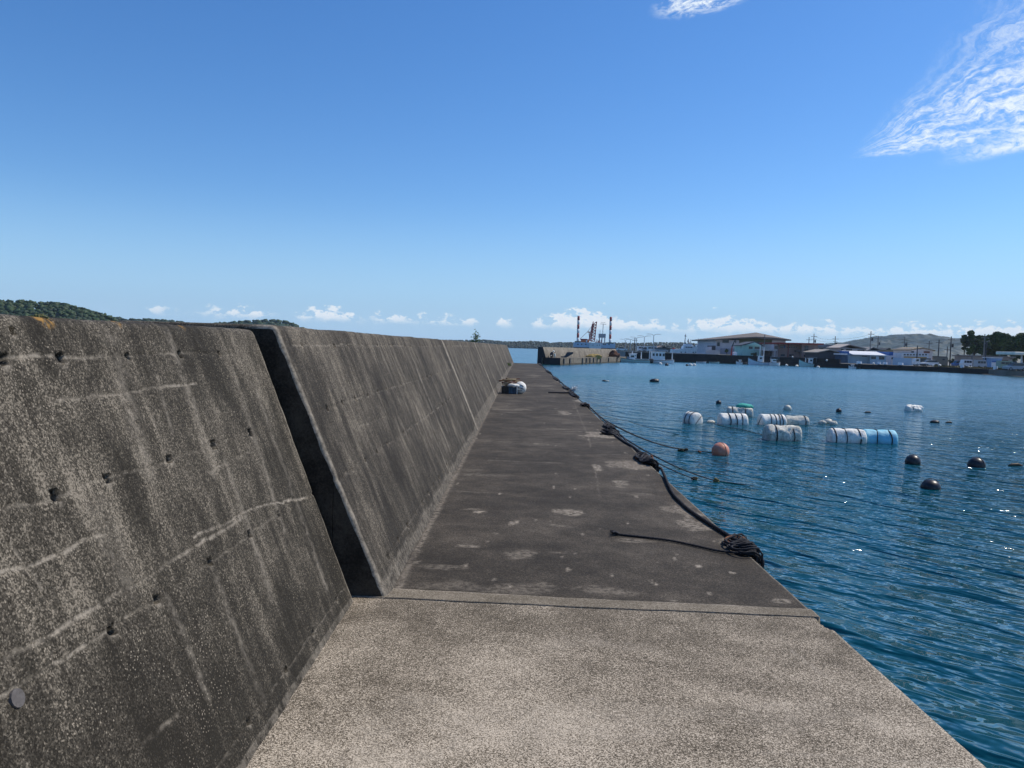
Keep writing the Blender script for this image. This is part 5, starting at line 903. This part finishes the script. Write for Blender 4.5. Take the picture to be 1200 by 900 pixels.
# ================================================================== VEHICLES
def wheels(o, xs_, w_, r_=.3):
    for a in xs_:
        for s_ in (-1, 1):
            wl_ = MB().tube([(a, s_*w_-.09, r_), (a, s_*w_+.09, r_)], r_, 14).done('wheel', M_BLACK, o); MB().tube([(a, s_*w_-.10, r_), (a, s_*w_+.10, r_)], r_*.5, 10).done('hub_cap', gal, wl_)
def car(label, px, Y_, m, kind='car', dirn=1, s=1.):
    o = empty('parked_'+kind, (X(px, Y_), Y_, 1.085 if Y_ < 230 else 2.305), label, kind, 'vehicles parked along the quay'); d = dirn
    if kind == 'truck':
        MB().prism([(d*.55, .35), (d*1.68, .35), (d*1.70, .95), (d*1.45, 1.75), (d*.55, 1.78)], 'y', -.70, .70).done('cab', m, o); MB().box(*sorted((-d*1.65, d*.50)), -.70, .70, .55, .90, .02).done('cargo_bed', m, o)
        MB().prism([(d*.75, 1.12), (d*1.45, 1.10), (d*1.33, 1.60), (d*.75, 1.62)], 'y', -.72, .72).done('side_window', M_WIN, o); MB().box(*sorted((-d*1.6, d*1.5)), -.5, .5, .3, .5).done('chassis', M_BLACK, o); wheels(o, (-d*1.05, d*1.05), .62, .27)
    elif kind == 'van':
        MB().prism([(-d*1.7*s, .3), (d*1.65*s, .3), (d*1.7*s, .95), (d*1.2*s, 1.82), (-d*1.65*s, 1.85)], 'y', -.75, .75).done('body', m, o)
        for a, b_ in ((-1.45, -.6), (-.5, .35), (.45, 1.2)): MB().box(*sorted((d*a*s, d*b_*s)), -.77, .77, 1.1, 1.6).done('side_window', M_WIN, o)
        wheels(o, (-d*1.05*s, d*1.1*s), .68, .29)
    else:
        MB().prism([(-d*2.0, .3), (d*2.0, .3), (d*2.05, .75), (d*1.2, .92), (-d*1.9, .95), (-d*2.05, .7)], 'y', -.82, .82).done('body', m, o); MB().prism([(-d*1.75, .95), (d*1.15, .92), (d*.45, 1.45), (-d*1.35, 1.47)], 'y', -.70, .70).done('cabin', M_WIN, o); MB().prism([(-d*1.38, 1.471), (d*.5, 1.451), (d*.4, 1.50), (-d*1.25, 1.52)], 'y', -.68, .68).done('roof', m, o); wheels(o, (-d*1.25, d*1.3), .74, .31)
    return o
vw = mat('vehicle_white', (.75, .75, .76), .35, .05); vs_ = mat('vehicle_silver', (.38, .40, .43), .35, .05); vd = mat('vehicle_dark', (.04, .045, .055), .3, .05); vg = mat('vehicle_green', (.25, .36, .30), .4, .05); vb = mat('vehicle_blue', (.05, .12, .30), .4, .05)
car('small white flatbed truck on the quay before the white building', 1079, 183, vw, 'truck', -1); car('white car half hidden beside the small flatbed truck', 1089, 188, vw, 'car', -1); car('white fronted van with a blue nose parked left of the utility pole pair', 1132, 182, vw, 'van', -1, .65); car('pale roofed dark van parked at the foot of the utility pole pair', 1149, 174, vs_, 'van', 1, .65)
car('blue car just left of the white fronted van', 1127, 186, vb, 'car', 1); car('pale green van parked right of the light blue kiosk', 1178, 160, vg, 'van', 1, .85); car('dark van beside the pale green one near the right edge', 1183.6, 166, vd, 'van', 1, .8); car('silver car at the right edge of the quay', 1190, 150, vs_, 'car', -1); car('dark blue car at the extreme right edge of the quay', 1204, 152, vd, 'car', 1)
for k, (px, Y_, m_, kd, lb) in enumerate(((728.5, 297, vw, 'car', 'white car parked under the shortest street lamp'), (753, 255, vw, 'van', 'white van parked under the second tallest street lamp'), (764.5, 246, vw, 'van', 'white van parked under the tallest street lamp'), (775, 243, vs_, 'car', 'silver car parked right of the tallest street lamp'), (759, 250, vs_, 'car', 'silver car between the two white vans on the far road pier'))):
    car(lb, px, Y_, m_, kd)
# upturned skiffs and floats on the quay edge
for k, (px, w_, lb) in enumerate(((1007.5, 5, 'largest white upturned skiff on the quay below the warehouse'), (1030.5, 3.6, 'grey white upturned skiff below the warehouse door'), (1038, 4, 'white upturned skiff right of the warehouse door'), (1056, 5.5, 'long flat white skiff on the quay before the blue hoarding'), (1128.5, 3, 'white upturned dinghy below the white fronted van'), (1167.5, 3.6, 'white upturned dinghy below the light blue kiosk'), (1181, 3., 'white upturned dinghy below the pale green van'))):
    Y_ = {1007: 184, 1030: 183.5, 1038: 183, 1056: 181, 1128: 168, 1167: 156, 1181: 153}[int(px)]; L_ = w_/F*Y_*1.1; o = empty('upturned_skiff', (X(px, Y_), Y_, 1.6), lb, 'boat', 'upturned skiffs on the quay'); hull_mesh(L_, .9, .7, .15, M_BOAT, o, 1); o.rotation_euler = (math.pi, 0, 0)
for k, (px, Y_) in enumerate(((1024, 185), (1101.5, 176.5), (1094, 177), (1136, 167), (1139, 166.5), (1189.5, 152))):
    lb = ('white ball float on the quay edge between two upturned skiffs', 'white ball float on the quay edge left of the lone tall pole', 'small white ball float farther left of the lone tall pole', 'tiny white ball float on the quay below the utility pole pair', 'second tiny white ball float on the quay below the utility pole pair', 'white ball float on the quay at the silver car')[k]
    tag(MB().ball((0, 0, 0), (.3, .42, .25, .22, .22, .3)[k], 2, (1, 1, .9)).done('ball_float', M_FOAM, None, True, (X(px, Y_), Y_, 1.35)), lb, 'float', 'ball floats stored on the quay')
for px, py, lb in ((922.3, 418., 'white ball float hung on the parapet below the red roofed block'), (969, 422, 'white ball float hung on the parapet below the dark gable shed')):
    tag(MB().ball((0, 0, 0), .22 if px < 930 else .26, 2).done('hanging_float', M_FOAM, None, True, (X(px, 203 if px < 930 else 190), (199.5 if px < 930 else 190.5)-.6, Z(px, py, 199))), lb, 'float', 'floats hung on the parapet')
mb = MB(); mb.prism([(X(1150, 158), 157.6), (X(1172, 152), 150), (X(1200, 144), 143.4), (X(1260, 128), 126), (X(1262, 132), 130.5), (X(1200, 148), 147.5), (X(1160, 158), 158.3)], 'z', -.4, .10); tag(mb.done('beach', mat('wet_sand', (.24, .20, .15), .9, .3, .8)), kind='structure')
# grass strip on the quay
V = leaves(np.zeros(3), 9000, np.array([0, 0, 0]), .16, 21); g = np.random.default_rng(5); tt_ = g.random(9000); px_ = 1095+100*tt_; Yq = np.interp(px_, [q[0] for q in QL], [q[1] for q in QL])+g.uniform(2.0, 6.5, 9000); cx = np.array([X(a, b_) for a, b_ in zip(px_, Yq)]); keep = np.repeat(fbm(cx*.25, Yq*.3, 3) > .46, 4)
off = np.stack([cx, Yq, 1.12+g.random(9000)*.30], -1); V = V+np.repeat(off, 4, 0); V = V[keep]
o = link('grass', npmesh('grass', V, quads(V)), leafmat('dry_grass', (.06, .065, .02), (.20, .17, .07), .5)); tag(o, 'dry greenish brown grass along the top of the low quay', kind='stuff')
# ================================================================== TREES
def tree(label, px0, px1, py_top, py_bot, Y_, seed, m, n=26, leaf=.42, cat='tree', group='big dark trees at the right end of the waterfront'):
    g = np.random.default_rng(seed); x0, x1 = X(px0, Y_), X(px1, Y_); W_ = x1-x0; zt_ = Z((px0+px1)/2, py_top, Y_); zb_ = Z((px0+px1)/2, py_bot, Y_); o = empty('tree', ((x0+x1)/2, Y_, 1.08), label, cat, group); H_ = zt_-zb_; zc = zb_+H_/2-1.08
    mb = MB(); mb.tube([(0, 0, -.1), (.1, 0, zc*.4), (-.1, 0, zc*.9), (0, 0, zc+H_*.2)], [W_*.035+.12, W_*.03+.08, W_*.02+.05, .08], 9); cs = []
    for k in range(n):
        th_ = g.uniform(0, 2*math.pi); ph = math.acos(g.uniform(-.98, 1)); q = g.uniform(.35, .98); c_ = np.array([W_/2*q*math.sin(ph)*math.cos(th_), W_/2*q*.9*math.sin(ph)*math.sin(th_), zc+H_/2*q*math.cos(ph)]); cs.append(c_)
        if k % 3 == 0: mb.tube(smooth([(0, 0, zc*.75), (c_[0]*.4, c_[1]*.4, zc+(c_[2]-zc)*.35), tuple(c_)], 4), [.16, .15, .14, .12, .11, .09, .08, .06, .04], 6)
    mb.done('trunk', cmat('bark', (.07, .055, .04)), o); Vs = []
    for c_ in cs:
        r_ = W_*g.uniform(.045, .125); nn_ = int(620*(r_/1.2)**1.6)+120; d = g.normal(0, 1, (nn_, 3)); d /= np.linalg.norm(d, axis=1)[:, None]; rr2 = r_*g.uniform(.55, 1.08, (nn_, 1))**.8; P_ = c_+d*rr2*np.array([1.15, 1.1, .72]); P_ = P_
        V = leaves(np.zeros(3), nn_, np.zeros(3), leaf, int(g.integers(1e6))); Vs.append(V+np.repeat(P_, 4, 0))
    V = np.concatenate(Vs); link('crown', npmesh('crown', V, quads(V)), m, o); return o
M_TREE = leafmat('dark_tree_leaves', (.008, .020, .006), (.105, .16, .035), .4); M_TREE2 = leafmat('mid_tree_leaves', (.020, .045, .012), (.065, .10, .028), .35)
tree('largest dark tree, rounded and dense, behind the long beige building', 1143, 1178, 385.5, 421, 215, 3, M_TREE, 85); tree('ragged dark tree reaching left from the largest one, its left limbs bare', 1127, 1155, 388, 419, 212, 4, M_TREE, 34); tree('lighter green tree between the largest tree and the one at the right edge', 1164, 1188, 390.5, 421, 220, 5, M_TREE2, 50)
tree('very dark tree at the right edge of the picture', 1178, 1222, 390, 423, 200, 6, M_TREE, 85); tree('dark tree beyond the right edge of the largest group', 1205, 1250, 388, 420, 195, 7, M_TREE, 30)
for k, (px0, px1, a, b_, Y_, lb) in enumerate(((1110, 1122, 420.5, 426.5, 200, 'low olive shrub on the quay right of the lone tall pole'), (1093, 1103, 426, 430, 183, 'low shrub behind the quay edge right of the white building'), (848.5, 855, 407.5, 415, 236, 'dark round bush against the largest hall'), (880, 887, 413, 417, 222, 'small dark bush at the foot of the mint house'), (1156, 1164, 414.5, 418.8, 196, 'light green bush above the roof of the long beige building'), (1170, 1178, 413.5, 419, 195, 'green conifer like bush behind the light blue kiosk'), (1186, 1193, 419, 424.8, 184, 'dark bush near the post of the white canopy'), (1118, 1132, 415, 424, 215, 'bluish green bushes left of the big trees'))):
    tree(lb, px0, px1, a, b_, Y_, 20+k, M_TREE2 if ('olive' in lb or 'light' in lb) else M_TREE, 7, .22, 'bush', 'bushes on the waterfront')
# ================================================================== AIR
hz = bpy.data.materials.new('sea_air'); hz.use_nodes = True; hn = hz.node_tree; hn.nodes.remove(hn.nodes['Principled BSDF']); pv = hn.nodes.new('ShaderNodeVolumePrincipled')
pv.inputs['Color'].default_value = (.66, .84, 1., 1); pv.inputs['Density'].default_value = .00012; pv.inputs['Anisotropy'].default_value = .1; hn.links.new(pv.outputs[0], hn.nodes['Material Output'].inputs['Volume'])
tag(MB().box(-1400, 1500, -60, 2300, -4.5, 110).done('haze', hz), kind='stuff')
